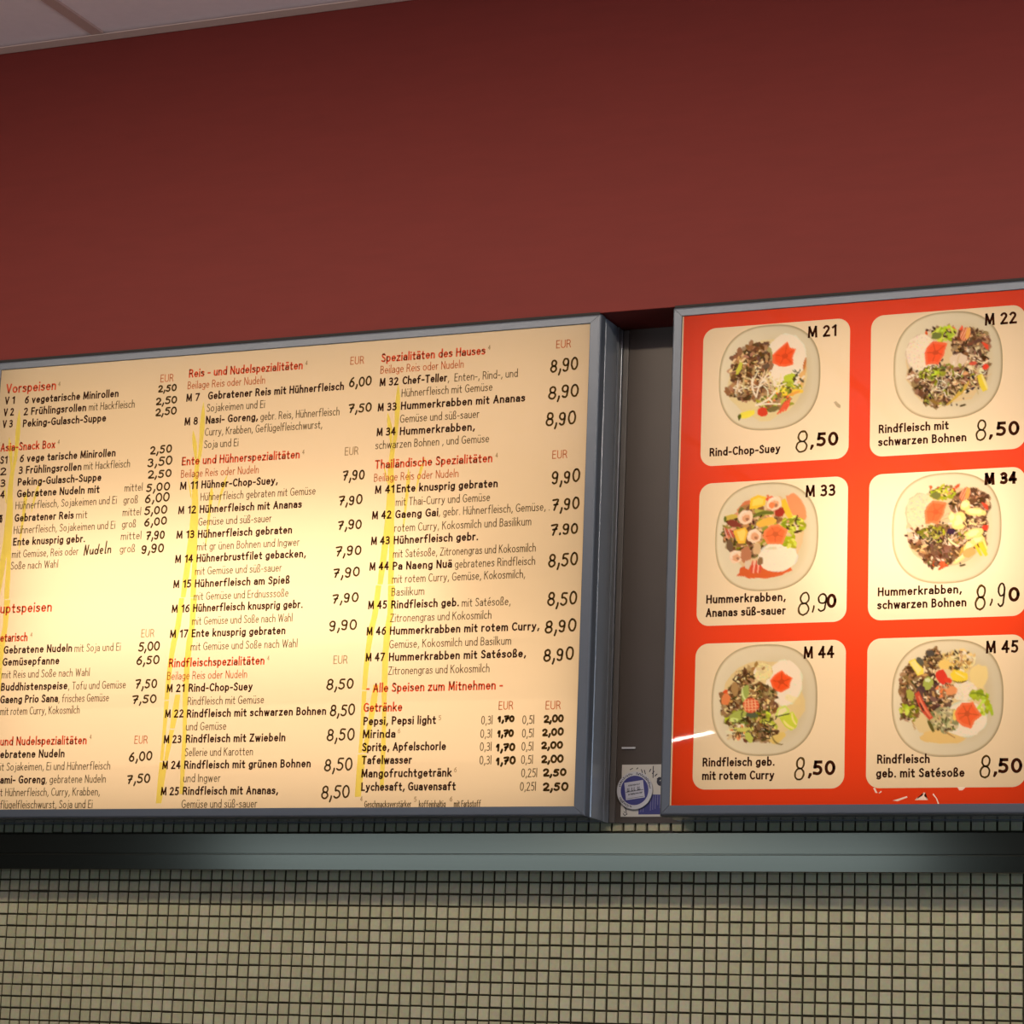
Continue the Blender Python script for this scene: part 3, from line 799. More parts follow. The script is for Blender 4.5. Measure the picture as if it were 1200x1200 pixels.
CLS = dict(  # capital height and stroke weight (pitches), material, name
    B=(.70, .128, 'ink', 'dish_lettering'), L=(.69, .066, 'soft_ink', 'description_lettering'),
    H=(.76, .130, 'red_ink', 'heading_lettering'), T=(.88, .140, 'red_ink', 'heading_lettering'),
    R=(.69, .070, 'pale_red_ink', 'side_dish_lettering'), G=(.70, .066, 'grey_ink', 'currency_lettering'),
    S=(.40, .045, 'grey_ink', 'currency_lettering'), F=(.52, .060, 'soft_ink', 'description_lettering'))
for row in MENU_TEXT:
    text, u0, u1, v, c = row[:5]
    cap, wgt, mat, nm = CLS[c]
    g = MB()
    letter(g, text, LX1 + u0 * K, LX1 + u1 * K, LY0 + v * K, cap, FACE + .03, wgt, row[5] if len(row) > 5 else '')
    g.build(nm, M[mat], face)
rng = random.Random(11)
for s, u0, u1, v, h, w in MENU_PRICES:
    g = MB()
    handwrite(g, s, LX1 + u0 * K, LX1 + u1 * K, LY0 + v * K + .05, h * K * (.78 if s[0].isdigit() else .95), .145 * w, FACE + .035, rng,
              jitter=.04 if s[0].isdigit() else .0)
    g.build('handwritten_price' if s[0].isdigit() else 'handwritten_word', M['pen'], face)
for ox, oy in BAMBOO_OFFSETS:
    g = MB()
    for k, pairs in enumerate(BAMBOO):
        v = [P(LX1 + (p[0] + ox) * K, LY0 + (p[1] + oy) * K, FACE + .012) for pr in pairs for p in pr]
        g.add(v, [(2 * i, 2 * i + 2, 2 * i + 3, 2 * i + 1) for i in range(len(pairs) - 1)])
    g.build('bamboo_print', M['bamboo'], face)

# ---- the red picture board on the right
RX0 = 61.98
RX1 = RX0 + 31.0
board = light_box('picture_board', RX0, RX1, LY0, LY1, .80, .80, .74, .80,
                  'red backlit board with six dish photographs on cream cards', 'menu board')
lamps(board, RX0 + 20.0, LY0 + 21.0, 16, 11, PIC_LAMP * .55, LAMP)
lamps(board, RX0 + 15.5, LY0 + 20.3, 29.5, 39, PIC_LAMP * 1.15, LAMP)
CARD_X = ((2.60, 14.66), (16.34, 28.40))
CARD_Y = ((27.47, 38.71), (14.73, 26.08), (2.01, 13.34))
KEYS = 'ABCDEF'
# red film with six windows: cells around each card are filled ring by ring
mb = MB()
xs = [.92, 15.50, 30.4]
ys = [.5, 14.03, 26.77, 40.1]
for r in range(3):
    for c in range(2):
        cx0, cx1, cy0, cy1 = xs[c], xs[c + 1], ys[2 - r], ys[3 - r]
        inner = round_rect(CARD_X[c][0], CARD_X[c][1], CARD_Y[r][0], CARD_Y[r][1], 1.02, 10)
        mx, my = sum(CARD_X[c]) / 2, sum(CARD_Y[r]) / 2
        hx, hy = (CARD_X[c][1] - CARD_X[c][0]) / 2, (CARD_Y[r][1] - CARD_Y[r][0]) / 2
        outer = []
        for x, y in inner:
            dx, dy = (x - mx) / hx, (y - my) / hy
            s = 1 / max(abs(dx), abs(dy))
            ex, ey = dx * s, dy * s
            outer.append((mx + ex * (cx1 - mx if ex > 0 else mx - cx0), my + ey * (cy1 - my if ey > 0 else my - cy0)))
        n = len(inner)
        # add the four true corners of the cell
        v = [P(RX0 + x, LY0 + y, FACE + .012) for x, y in inner + outer]
        fc = [(i, n + i, n + (i + 1) % n, (i + 1) % n) for i in range(n)]
        mb.add(v, fc)
        for qx, qy in ((cx1, cy0), (cx1, cy1), (cx0, cy1), (cx0, cy0)):
            # nearest outer points on both sides of the corner
            on_x = min((p for p in outer if abs(p[0] - qx) < 1e-6), key=lambda p: abs(p[1] - qy))
            on_y = min((p for p in outer if abs(p[1] - qy) < 1e-6), key=lambda p: abs(p[0] - qx))
            if abs(on_x[1] - qy) > 1e-6 and abs(on_y[0] - qx) > 1e-6:
                tri = [(qx, qy), on_x, on_y]
                ar = (tri[1][0] - qx) * (tri[2][1] - qy) - (tri[2][0] - qx) * (tri[1][1] - qy)
                if ar < 0:
                    tri = [tri[0], tri[2], tri[1]]
                mb.add([P(RX0 + x, LY0 + y, FACE + .012) for x, y in tri], [(0, 1, 2)])
film = mb.build('red_panel', M['red_film'], board)


# --- dish photographs: painted shape by shape, back to front, like the printed picture
N = 208
_g = (np.arange(N) + .5) / N * 2.1 - 1.05
GX, GY = np.meshgrid(_g, _g)        # picture x right, y down, the plate is |.| < 1


TONE = dict(A=(226, 192, 145), B=(235, 203, 148), C=(246, 218, 160), D=(255, 229, 165), E=(236, 200, 160), F=(244, 210, 160))


class Picture:
    def __init__(self, key):
        _, _, _, _, self.cx, self.cy, self.hw, self.hh = PLATES[key]
        r = (np.abs(GX) ** 2.5 + np.abs(GY) ** 2.5) ** (1 / 2.5)
        base = np.array(lin(TONE[key])) * np.array((.85, .87, .80))
        a = np.ones((N, N, 3)) * base
        # glazed rim and well of the plate as the photographer's picture shows them
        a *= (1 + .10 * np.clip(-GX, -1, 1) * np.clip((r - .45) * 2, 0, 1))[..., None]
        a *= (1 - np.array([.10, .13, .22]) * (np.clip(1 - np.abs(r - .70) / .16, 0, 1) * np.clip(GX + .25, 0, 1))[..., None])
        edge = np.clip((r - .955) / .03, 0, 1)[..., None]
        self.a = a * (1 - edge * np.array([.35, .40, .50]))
        self.rng = random.Random(ord(key) * 7)

    def xy(self, x, y):
        return (x - self.cx) / self.hw, (y - self.cy) / self.hh

    def poly(self, pts, color, alpha=1.0):
        q = [self.xy(*p) for p in pts]
        x0, x1 = min(p[0] for p in q), max(p[0] for p in q)
        y0, y1 = min(p[1] for p in q), max(p[1] for p in q)
        s = 2.1 / N
        i0, i1 = max(0, int((x0 + 1.05) / s) - 1), min(N, int((x1 + 1.05) / s) + 2)
        j0, j1 = max(0, int((y0 + 1.05) / s) - 1), min(N, int((y1 + 1.05) / s) + 2)
        if i1 <= i0 or j1 <= j0:
            return
        cov = np.zeros((j1 - j0, i1 - i0))
        for ox, oy in ((-.25, -.25), (.25, -.25), (-.25, .25), (.25, .25)):
            X, Y = GX[j0:j1, i0:i1] + ox * s, GY[j0:j1, i0:i1] + oy * s
            ins = np.zeros(X.shape, bool)
            for k in range(len(q)):
                (ax, ay), (bx, by) = q[k - 1], q[k]
                if ay == by:
                    continue
                ins ^= ((ay > Y) != (by > Y)) & (X < (bx - ax) * (Y - ay) / (by - ay) + ax)
            cov += ins * .25
        cov = (cov * alpha)[..., None]
        self.a[j0:j1, i0:i1] = self.a[j0:j1, i0:i1] * (1 - cov) + np.array(lin(color)) * cov

    def blob(self, x, y, rx, ry, color, rot=0, jag=.18, n=14, alpha=1.0):
        ca, sa = math.cos(math.radians(rot)), math.sin(math.radians(rot))
        pts = []
        for k in range(n):
            a = 2 * math.pi * k / n
            s = 1 + self.rng.uniform(-jag, jag)
            px, py = rx * s * math.cos(a), ry * s * math.sin(a)
            pts.append((x + px * ca - py * sa, y + px * sa + py * ca))
        self.poly(pts, color, alpha)

    def strip(self, x0, y0, x1, y1, w, color, bend=0.0, alpha=1.0):
        L, R = [], []
        dx, dy = x1 - x0, y1 - y0
        ln = math.hypot(dx, dy) or 1
        nx, ny = -dy / ln, dx / ln
        for k in range(7):
            t = k / 6
            o = bend * math.sin(math.pi * t) * ln
            ww = w / 2 * (.55 + .45 * math.sin(math.pi * (.12 + .76 * t)))
            L.append((x0 + dx * t + nx * (o + ww), y0 + dy * t + ny * (o + ww)))
            R.append((x0 + dx * t + nx * (o - ww), y0 + dy * t + ny * (o - ww)))
        self.poly(L + R[::-1], color, alpha)

    def vary(self, c, v=18):
        d = self.rng.uniform(-v, v)
        return tuple(max(0, min(255, k + d + self.rng.uniform(-6, 6))) for k in c)

    def scatter(self, x, y, rx, ry, n, colors, size, elong=1.6, jag=.3, v=16):
        if n >= 24 and size >= 15:
            mean = tuple(sum(c[i] for c in colors) / len(colors) * .93 + 8 for i in range(3))
            self.blob(x, y, rx * 1.02, ry * 1.02, mean, 0, .14, 22, .7)
            self.scatter(x, y, rx, ry, int(n * .8), colors, size * .99 if size < 15 else 14.9, elong, jag, v + 10)
            self.pieces(x, y, rx, ry, int(n * 1.2), colors, size, elong, jag, v)
            self.pieces(x, y, rx, ry, int(n * .35), [(226, 182, 110), (206, 150, 84), (236, 200, 140)], size * .42, 2.4, .3, 12)
            self.pieces(x, y, rx, ry, int(n * .45), [(78, 50, 28), (92, 60, 30), (84, 70, 30)], size * .38, 2.6, .3, 10)
        else:
            self.pieces(x, y, rx, ry, n, colors, size, elong, jag, v)

    def pieces(self, x, y, rx, ry, n, colors, size, elong=1.6, jag=.3, v=16):
        for _ in range(n):
            a, r = self.rng.uniform(0, 6.283), math.sqrt(self.rng.random())
            s = self.rng.uniform(.6, 1.25) * size
            self.blob(x + rx * r * math.cos(a), y + ry * r * math.sin(a), s * self.rng.uniform(1, elong), s * .75,
                      self.vary(self.rng.choice(colors), v), self.rng.uniform(0, 180), jag, 9)

    def strands(self, x, y, rx, ry, n, colors, ln, w, ang=None):
        for _ in range(n):
            a, r = self.rng.uniform(0, 6.283), math.sqrt(self.rng.random())
            t = math.radians(ang + self.rng.uniform(-30, 30)) if ang is not None else self.rng.uniform(0, 3.14)
            px, py = x + rx * r * math.cos(a), y + ry * r * math.sin(a)
            l = ln * self.rng.uniform(.5, 1.1) / 2
            self.strip(px - l * math.cos(t), py - l * math.sin(t), px + l * math.cos(t), py + l * math.sin(t), w,
                       self.vary(self.rng.choice(colors), 14), self.rng.uniform(-.25, .25))

    def rice(self, x, y, rx, ry, color=(247, 229, 180)):
        self.blob(x, y, rx * 1.04, ry * 1.04, tuple(c * .88 for c in color), 0, .05, 24)
        self.blob(x, y, rx, ry, color, 0, .05, 24)
        for _ in range(int(rx * ry / 90)):
            a, r = self.rng.uniform(0, 6.283), math.sqrt(self.rng.random()) * .93
            px, py = x + rx * r * math.cos(a), y + ry * r * math.sin(a)
            self.blob(px, py, 8, 3.5, self.vary(tuple(c * self.rng.choice((.92, 1.02)) for c in color), 7), self.rng.uniform(0, 180), .1, 7)

    def flower(self, pts, color=(238, 84, 34)):
        cx, cy = sum(p[0] for p in pts) / len(pts), sum(p[1] for p in pts) / len(pts)
        self.poly(pts, tuple(min(255, c * 1.04 + 14) for c in color))
        self.poly([(cx + (x - cx) * .78, cy + (y - cy) * .78) for x, y in pts], color)
        for x, y in pts[::2]:
            self.strip(cx, cy, cx + (x - cx) * .8, cy + (y - cy) * .8, 7, tuple(c * .88 for c in color))
        self.blob(cx, cy, 20, 18, tuple(c * .86 for c in color), 0, .2)

    def ridged(self, x, y, rx, ry, rot, color=(222, 96, 48), lines=5):
        self.blob(x, y, rx, ry, color, rot, .08)
        ca, sa = math.cos(math.radians(rot)), math.sin(math.radians(rot))
        for k in range(lines):
            o = (k - (lines - 1) / 2) / lines * 2 * rx * .9
            hh = ry * math.sqrt(max(.05, 1 - (o / rx) ** 2)) * .9
            self.strip(x + o * ca + hh * sa, y + o * sa - hh * ca, x + o * ca - hh * sa, y + o * sa + hh * ca, 6, (246, 178, 116))


MEAT = [(140, 92, 50), (162, 112, 64), (120, 76, 42), (178, 130, 78), (100, 64, 36)]
DARK = [(108, 72, 40), (134, 92, 52), (154, 114, 66), (80, 52, 30), (170, 134, 80)]
SPROUT = [(222, 190, 130), (205, 170, 108), (236, 210, 156)]
GREEN = [(142, 132, 34), (168, 158, 46), (112, 108, 40)]
LETT = [(190, 186, 40), (168, 170, 40), (208, 200, 70)]
YELL = [(240, 190, 44), (228, 170, 40), (246, 206, 80)]
ORNG = [(226, 96, 44), (206, 78, 40), (238, 128, 66)]


def dish_A():
    p = Picture('A')
    p.blob(560, 480, 262, 268, (214, 178, 112), 0, .06, 26, .8)
    p.blob(800, 430, 30, 120, (214, 150, 70), 5, .2, 16, .7)
    p.rice(690, 350, 128, 160)
    p.blob(560, 330, 50, 70, (170, 146, 82), 0, .2)
    p.scatter(460, 400, 135, 150, 130, MEAT, 21)
    p.scatter(520, 260, 50, 30, 18, MEAT, 15)
    p.scatter(450, 540, 150, 70, 60, MEAT, 18)
    p.blob(380, 395, 16, 46, (198, 176, 60), 25)
    p.blob(722, 500, 46, 44, (186, 178, 48), 0)
    p.scatter(700, 560, 90, 46, 34, GREEN + YELL[:1], 16)
    p.scatter(620, 640, 110, 50, 34, MEAT[:2] + GREEN + ORNG[:1], 15)
    p.strands(520, 520, 150, 70, 30, SPROUT, 110, 9)
    for s in ((470, 465, 500, 600, 12, .1), (575, 445, 500, 590, 12, .1), (490, 650, 630, 560, 13, .12), (490, 655, 660, 655, 11, -.05), (610, 470, 640, 540, 10, .1)):
        p.strip(*s[:5], (240, 214, 160), s[5])
    p.strip(735, 570, 810, 580, 26, (240, 176, 56))
    p.blob(745, 590, 44, 10, (220, 150, 60), -20)
    p.blob(440, 706, 54, 24, (224, 192, 62), -14)
    p.blob(388, 722, 12, 20, (92, 90, 24), 10)
    p.blob(540, 700, 34, 30, (206, 66, 36), 0)
    p.blob(610, 686, 40, 20, (120, 100, 50), -10)
    for k in range(4):
        p.strip(640 + 18 * k, 720 - 6 * k, 690 + 12 * k, 640 - 8 * k, 11, (222, 90, 50), .05)
    p.scatter(780, 500, 34, 40, 16, [(236, 214, 160), (90, 70, 40)], 11)
    p.strands(760, 440, 20, 14, 4, [(70, 60, 30)], 34, 7)
    p.blob(815, 400, 10, 40, (190, 110, 50), 10)
    p.flower([(600, 322), (640, 285), (700, 238), (718, 280), (757, 294), (738, 345), (742, 398), (690, 408), (645, 402), (602, 376)])
    return p


def dish_B(alt=False):
    p = Picture('D' if alt else 'B')
    oy, ox = (-78, -2) if alt else (0, 0)
    q = lambda x, y: (x + ox, y + oy)
    p.blob(*q(660, 540), 290, 275, (218, 176, 106), 0, .06, 26, .7)
    p.blob(*q(870, 350), 70, 60, (206, 160, 82), 30, .2, 16, .6)
    p.rice(*q(480, 430), 108, 130, (246, 206, 138) if alt else (240, 204, 146))
    p.scatter(*q(620, 275), 150, 22, 26, DARK[2:] + ORNG[:1], 13)
    p.scatter(*q(830, 400), 130, 110, 90, DARK + MEAT, 22)
    p.scatter(*q(850, 560), 95, 140, 90, DARK + MEAT[:2] + SPROUT[:1], 21)
    p.scatter(*q(620, 650), 200, 110, 130, DARK + MEAT[:2], 23)
    p.scatter(*q(600, 770), 100, 45, 40, DARK + GREEN, 17)
    p.scatter(*q(420, 590), 45, 50, 24, SPROUT + MEAT, 14)
    p.blob(*q(740, 500), 60, 50, (222, 186, 132), 0)
    p.strands(*q(720, 600), 230, 170, 60, SPROUT, 80, 8)
    p.scatter(*q(640, 305), 80, 34, 26, LETT, 20)
    p.blob(*q(585, 318), 36, 26, (126, 124, 52), 0)
    p.scatter(*q(560, 575), 90, 34, 24, GREEN + LETT[:1], 20)
    p.ridged(*q(790, 320), 36, 50, 25, (208, 110, 58), 4)
    p.strip(*q(800, 350), *q(815, 275), 28, (232, 166, 72))
    for k in range(3):
        p.strip(*q(905 + 9 * k, 385 + 14 * k), *q(950, 412 + 12 * k), 13, (226, 82, 44))
    p.blob(*q(932, 558), 22, 22, (228, 72, 40))
    p.blob(*q(845, 528), 32, 14, (216, 92, 56), 0)
    p.strip(*q(890, 610), *q(930, 725), 50, (226, 190, 52))
    p.strip(*q(905, 615), *q(945, 715), 14, (246, 222, 110))
    for k in range(4):
        p.strip(*q(660 + 30 * k, 810 - 22 * k), *q(750 + 22 * k, 715 - 22 * k), 15, (206, 164, 62), .06)
    p.strip(*q(520, 740), *q(600, 800), 22, (150, 110, 44))
    p.scatter(*q(700, 620), 170, 100, 22, GREEN, 11)
    p.scatter(*q(660, 640), 250, 180, 40, [(56, 38, 30)], 9)
    p.strip(*q(752, 822), *q(795, 812), 14, (84, 66, 24))
    p.flower([q(*a) for a in ((503, 430), (520, 390), (560, 353), (612, 360), (664, 374), (648, 420), (640, 458), (600, 520), (555, 512), (512, 520))],
             (246, 112, 52) if alt else (240, 92, 42))
    return p


def dish_D():
    p = dish_B(True)
    for a in ((860, 370, 80, 30, 8), (790, 320, 34, 40, 20), (745, 430, 44, 60, 10), (700, 400, 26, 40, 0), (850, 520, 70, 34, -20), (870, 570, 60, 26, -15), (820, 610, 34, 50, 20), (760, 690, 60, 16, -35)):
        p.blob(*a[:4], (250, 212, 110), a[4], .2)
        p.blob(a[0] - 4, a[1] - 4, a[2] * .7, a[3] * .6, (253, 226, 140), a[4], .25)
    p.scatter(860, 440, 80, 22, 34, DARK[:2] + [(66, 48, 20)], 15)
    p.strands(860, 440, 80, 20, 14, [(250, 220, 130)], 34, 7)
    p.blob(820, 652, 50, 30, (246, 170, 84), -20)
    p.blob(512, 622, 42, 36, (232, 186, 108), 0)
    for k in range(3):
        p.strip(565 + 26 * k, 660, 610 + 22 * k, 590, 17, (226, 190, 70))
    p.strip(860, 600, 905, 680, 22, (236, 200, 50))
    p.strip(890, 590, 940, 680, 30, (240, 206, 50))
    p.blob(690, 500, 30, 24, (70, 44, 52), 0)
    p.scatter(620, 650, 130, 60, 30, DARK[:2], 18)
    p.scatter(600, 735, 60, 26, 16, DARK[:1] + ORNG[:1], 15)
    p.strip(670, 545, 740, 600, 14, (246, 224, 140), .1)
    return p


def dish_C():
    p = Picture('C')
    p.blob(555, 500, 262, 262, (226, 176, 104), 0, .06, 26, .6)
    p.blob(560, 735, 190, 52, (222, 104, 44), -3, .1, 20)
    p.blob(760, 320, 50, 110, (232, 150, 84), -28, .12, 18)
    p.blob(420, 320, 50, 60, (220, 130, 70), 30, .15)
    p.scatter(470, 470, 190, 170, 110, MEAT[:2] + GREEN + [(214, 150, 84), (226, 176, 110)], 24)
    p.rice(640, 650, 128, 92, (250, 232, 178))
    p.scatter(740, 440, 66, 52, 26, LETT, 24)
    p.scatter(722, 556, 44, 34, 16, LETT, 22)
    p.poly([(445, 320), (452, 246), (500, 226), (556, 240), (552, 296), (492, 318)], (247, 196, 52))
    p.poly([(462, 300), (468, 256), (510, 244), (540, 256), (536, 290)], (250, 210, 84))
    p.strip(480, 330, 600, 352, 34, (196, 180, 70), .05)
    p.strip(470, 372, 610, 352, 26, (118, 118, 40), -.1)
    p.blob(320, 368, 48, 18, (216, 182, 70), -8)
    p.blob(282, 378, 10, 20, (110, 116, 40), 0)
    p.strip(670, 265, 725, 390, 44, (240, 190, 50), .05)
    p.blob(648, 352, 34, 34, (176, 60, 34), 0)
    p.blob(560, 412, 66, 30, (240, 184, 66), -12)
    p.scatter(585, 255, 30, 16, 8, ORNG, 14)
    p.poly([(340, 460), (420, 438), (438, 470), (420, 548), (376, 550), (352, 500)], (246, 190, 58))
    p.poly([(362, 468), (414, 452), (424, 476), (410, 530), (386, 530)], (250, 208, 92))
    for k in range(4):
        p.strip(275 + 14 * k, 430 + 6 * k, 300 + 16 * k, 505, 9, (224, 92, 66) if k % 2 else (240, 170, 126))
    p.blob(340, 410, 50, 22, (150, 70, 44), 20)
    for (x, y, r) in ((418, 372, 52), (610, 288, 50), (480, 500, 50), (360, 634, 46)):
        p.blob(x, y, r, r * .95, (246, 206, 146), 0, .1, 18)
        p.blob(x + 6, y + 8, r * .55, r * .5, (232, 168, 104), 0, .2)
        p.blob(x + 14, y + 14, r * .22, r * .2, (176, 116, 70), 0, .3)
        p.strip(x - r * .7, y + r * .2, x + r * .3, y - r * .75, 10, (250, 226, 178), -.25)
    p.blob(596, 300, 22, 22, (240, 140, 70), 0)
    p.blob(430, 620, 36, 60, (196, 128, 76), 10)
    p.blob(500, 590, 30, 40, (220, 178, 112), 0)
    p.blob(440, 690, 20, 30, (226, 196, 140), 0)
    p.blob(318, 560, 20, 40, (130, 98, 60), -10)
    for k in range(5):
        p.strip(465 + 15 * k, 750, 475 + 13 * k, 665, 10, (222, 84, 56) if k % 2 == 0 else (246, 178, 130))
    p.blob(525, 672, 20, 30, (150, 110, 60), 0)
    p.flower([(540, 510), (546, 470), (590, 436), (640, 428), (676, 452), (706, 470), (690, 520), (672, 566), (620, 562), (570, 560)], (248, 118, 54))
    p.blob(600, 590, 40, 12, (206, 180, 110), 0, .3, 14, .6)
    return p


def dish_E():
    p = Picture('E')
    p.blob(540, 470, 280, 270, (224, 180, 112), 0, .06, 26, .75)
    p.rice(680, 350, 118, 150, (250, 232, 176))
    p.rice(530, 270, 70, 60, (232, 196, 130))
    p.scatter(480, 250, 60, 34, 16, SPROUT + MEAT[3:4], 16)
    p.scatter(410, 310, 60, 50, 34, DARK + MEAT, 19)
    p.scatter(500, 430, 130, 70, 80, DARK + MEAT, 21)
    p.scatter(340, 470, 76, 110, 60, MEAT + DARK + ORNG[:1], 22)
    p.scatter(560, 510, 70, 50, 40, MEAT + [(176, 120, 84)], 21)
    p.scatter(450, 590, 160, 70, 60, GREEN + DARK + LETT[:1], 22)
    p.scatter(520, 680, 120, 60, 60, DARK + MEAT, 19)
    p.scatter(370, 670, 60, 50, 26, ORNG[2:] + SPROUT + MEAT[:1], 16)
    p.blob(290, 450, 30, 40, (226, 128, 70), 10)
    p.blob(350, 380, 24, 50, (176, 128, 74), -10)
    p.blob(420, 410, 26, 62, (166, 162, 76), 10)
    p.strip(400, 380, 440, 470, 12, (214, 204, 126), .15)
    p.blob(370, 565, 64, 34, (176, 168, 74), -14)
    p.blob(350, 590, 30, 16, (212, 200, 112), 0)
    p.strip(350, 650, 480, 650, 30, (208, 184, 88), .06)
    p.blob(450, 705, 24, 44, (196, 182, 80), -30)
    p.strip(525, 600, 640, 650, 34, (190, 176, 60), -.15)
    p.strip(540, 612, 630, 655, 12, (224, 206, 100), -.15)
    p.poly([(622, 570), (640, 516), (690, 498), (720, 530), (716, 556), (640, 582)], (208, 198, 92))
    p.poly([(640, 560), (652, 526), (690, 512), (704, 536), (650, 570)], (232, 220, 140))
    p.poly([(650, 580), (740, 540), (776, 600), (766, 650), (730, 668), (690, 640)], (204, 192, 60))
    p.strip(680, 600, 750, 655, 16, (232, 216, 110), .1)
    p.strip(735, 550, 765, 630, 12, (236, 218, 120), .1)
    p.strip(625, 575, 720, 555, 8, (80, 78, 30))
    p.blob(640, 720, 56, 30, (222, 178, 96), -30)
    p.strip(605, 700, 680, 760, 10, (140, 110, 50), .2)
    p.strands(500, 620, 170, 90, 24, [(70, 66, 34), (60, 46, 34)], 46, 8)
    p.blob(470, 560, 40, 22, (92, 92, 60), 10)
    p.blob(460, 495, 56, 50, (216, 92, 54), 10, .06)
    for k in range(4):
        p.strip(420 + 22 * k, 455, 424 + 24 * k, 540, 7, (246, 176, 120))
        p.strip(410, 470 + 18 * k, 512, 462 + 20 * k, 6, (240, 160, 104))
    p.blob(740, 460, 60, 26, (226, 184, 116), 20, .2, 14, .6)
    p.flower([(585, 330), (616, 290), (664, 262), (684, 286), (736, 318), (722, 346), (716, 384), (660, 414), (632, 402), (600, 376)])
    return p


def dish_F():
    p = Picture('F')
    p.blob(640, 450, 290, 300, (232, 190, 116), 0, .06, 26, .75)
    p.blob(650, 740, 170, 50, (234, 186, 104), 0, .1, 18)
    p.blob(880, 320, 60, 90, (240, 200, 120), 10, .15)
    p.rice(790, 620, 150, 120, (248, 228, 172))
    p.rice(780, 420, 90, 70, (244, 214, 158))
    p.scatter(740, 210, 120, 70, 50, SPROUT + [(222, 176, 92), (240, 196, 110)], 22)
    p.strands(730, 210, 120, 60, 26, [(222, 170, 80), (246, 214, 130), (190, 130, 60)], 70, 8)
    p.scatter(450, 370, 115, 170, 110, DARK + MEAT, 24)
    p.scatter(560, 200, 60, 80, 50, DARK + MEAT, 20)
    p.scatter(560, 470, 110, 110, 70, [(96, 60, 44), (120, 78, 56), (80, 52, 42)], 27)
    p.scatter(650, 420, 60, 70, 34, SPROUT + MEAT[:2] + ORNG[2:], 15)
    p.scatter(400, 560, 60, 60, 34, MEAT + GREEN, 18)
    p.scatter(640, 620, 110, 80, 50, [(206, 176, 110), (180, 160, 100), (140, 130, 70)], 18)
    p.strip(415, 620, 440, 690, 9, (200, 150, 80))
    p.strip(640, 700, 720, 750, 8, (180, 130, 70))
    p.poly([(386, 205), (432, 184), (496, 262), (494, 296), (452, 308), (424, 262)], (246, 206, 76))
    p.poly([(400, 210), (430, 198), (480, 264), (456, 296)], (250, 222, 120))
    p.blob(470, 205, 22, 34, (104, 92, 66), -30)
    p.blob(540, 150, 28, 24, (90, 76, 58), 20)
    p.blob(528, 362, 34, 46, (178, 172, 72), 10)
    p.blob(524, 340, 20, 14, (222, 216, 140), 0)
    p.blob(402, 440, 26, 42, (182, 168, 66), -20)
    p.scatter(375, 535, 56, 28, 14, LETT, 17)
    p.strip(448, 425, 552, 615, 46, (212, 84, 50), .05)
    p.strip(462, 450, 550, 600, 14, (238, 132, 84), .05)
    p.strip(530, 625, 570, 705, 24, (108, 92, 34))
    p.blob(622, 318, 40, 52, (226, 66, 40), -20)
    p.blob(670, 345, 30, 20, (230, 74, 40), 20)
    p.blob(650, 235, 50, 36, (238, 190, 96), 20)
    p.poly([(682, 300), (720, 262), (806, 300), (808, 340), (770, 368), (706, 356)], (244, 200, 56))
    p.strip(700, 350, 800, 350, 10, (120, 90, 30), .12)
    p.strip(720, 290, 790, 330, 10, (252, 224, 120))
    p.scatter(700, 262, 50, 20, 10, [(84, 60, 30)], 9)
    p.blob(690, 420, 40, 34, (236, 150, 84), 0)
    p.strip(470, 500, 500, 560, 12, (70, 46, 36))
    p.scatter(880, 460, 66, 26, 18, LETT, 20)
    p.strip(900, 470, 980, 598, 28, (180, 186, 44), -.12)
    p.scatter(920, 540, 40, 46, 12, LETT, 18)
    p.strip(820, 440, 940, 466, 12, (132, 140, 36), -.1)
    p.blob(720, 590, 18, 40, (250, 196, 90), 10)
    p.flower([(716, 580), (730, 545), (766, 506), (810, 505), (846, 500), (866, 540), (908, 596), (860, 632), (832, 688), (770, 668), (730, 630)], (242, 104, 48))
    return p


PAINT = dict(A=dish_A, B=dish_B, C=dish_C, D=dish_D, E=dish_E, F=dish_F)


def picture_mesh(key, card):
    u, v, hu, hv = PLATES[key][:4]
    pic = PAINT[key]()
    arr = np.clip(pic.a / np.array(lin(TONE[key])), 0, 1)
    n = 112
    g = np.linspace(-1, 1, n)
    A, B = np.meshgrid(g, g)
    r = np.maximum(np.abs(A), np.abs(B))
    pw = 2.5
    nn = (np.abs(A) ** pw + np.abs(B) ** pw) ** (1 / pw)
    s = np.where(nn > 1e-9, r / np.maximum(nn, 1e-9), 0)
    X, Y = A * s, B * s
    fx, fy = (X + 1.05) / 2.1 * N - .5, (Y + 1.05) / 2.1 * N - .5
    ix, iy = np.clip(fx.astype(int), 0, N - 2), np.clip(fy.astype(int), 0, N - 2)
    tx, ty = (fx - ix)[..., None], (fy - iy)[..., None]
    c = arr[iy, ix] * (1 - tx) * (1 - ty) + arr[iy, ix + 1] * tx * (1 - ty) + arr[iy + 1, ix] * (1 - tx) * ty + arr[iy + 1, ix + 1] * tx * ty
    mb = MB()
    vs = [P(RX0 + (u + hu * X[j, i]) * K, LY0 + (v - hv * Y[j, i]) * K, FACE + .024) for j in range(n) for i in range(n)]
    fc = [(j * n + i, (j + 1) * n + i, (j + 1) * n + i + 1, j * n + i + 1) for j in range(n - 1) for i in range(n - 1)]
    mb.add(vs, fc)
    o = mb.build('dish_picture', M['picture'], card)
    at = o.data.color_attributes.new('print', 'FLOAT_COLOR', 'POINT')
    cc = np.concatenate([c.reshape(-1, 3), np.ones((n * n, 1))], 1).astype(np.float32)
    at.data.foreach_set('color', cc.ravel())


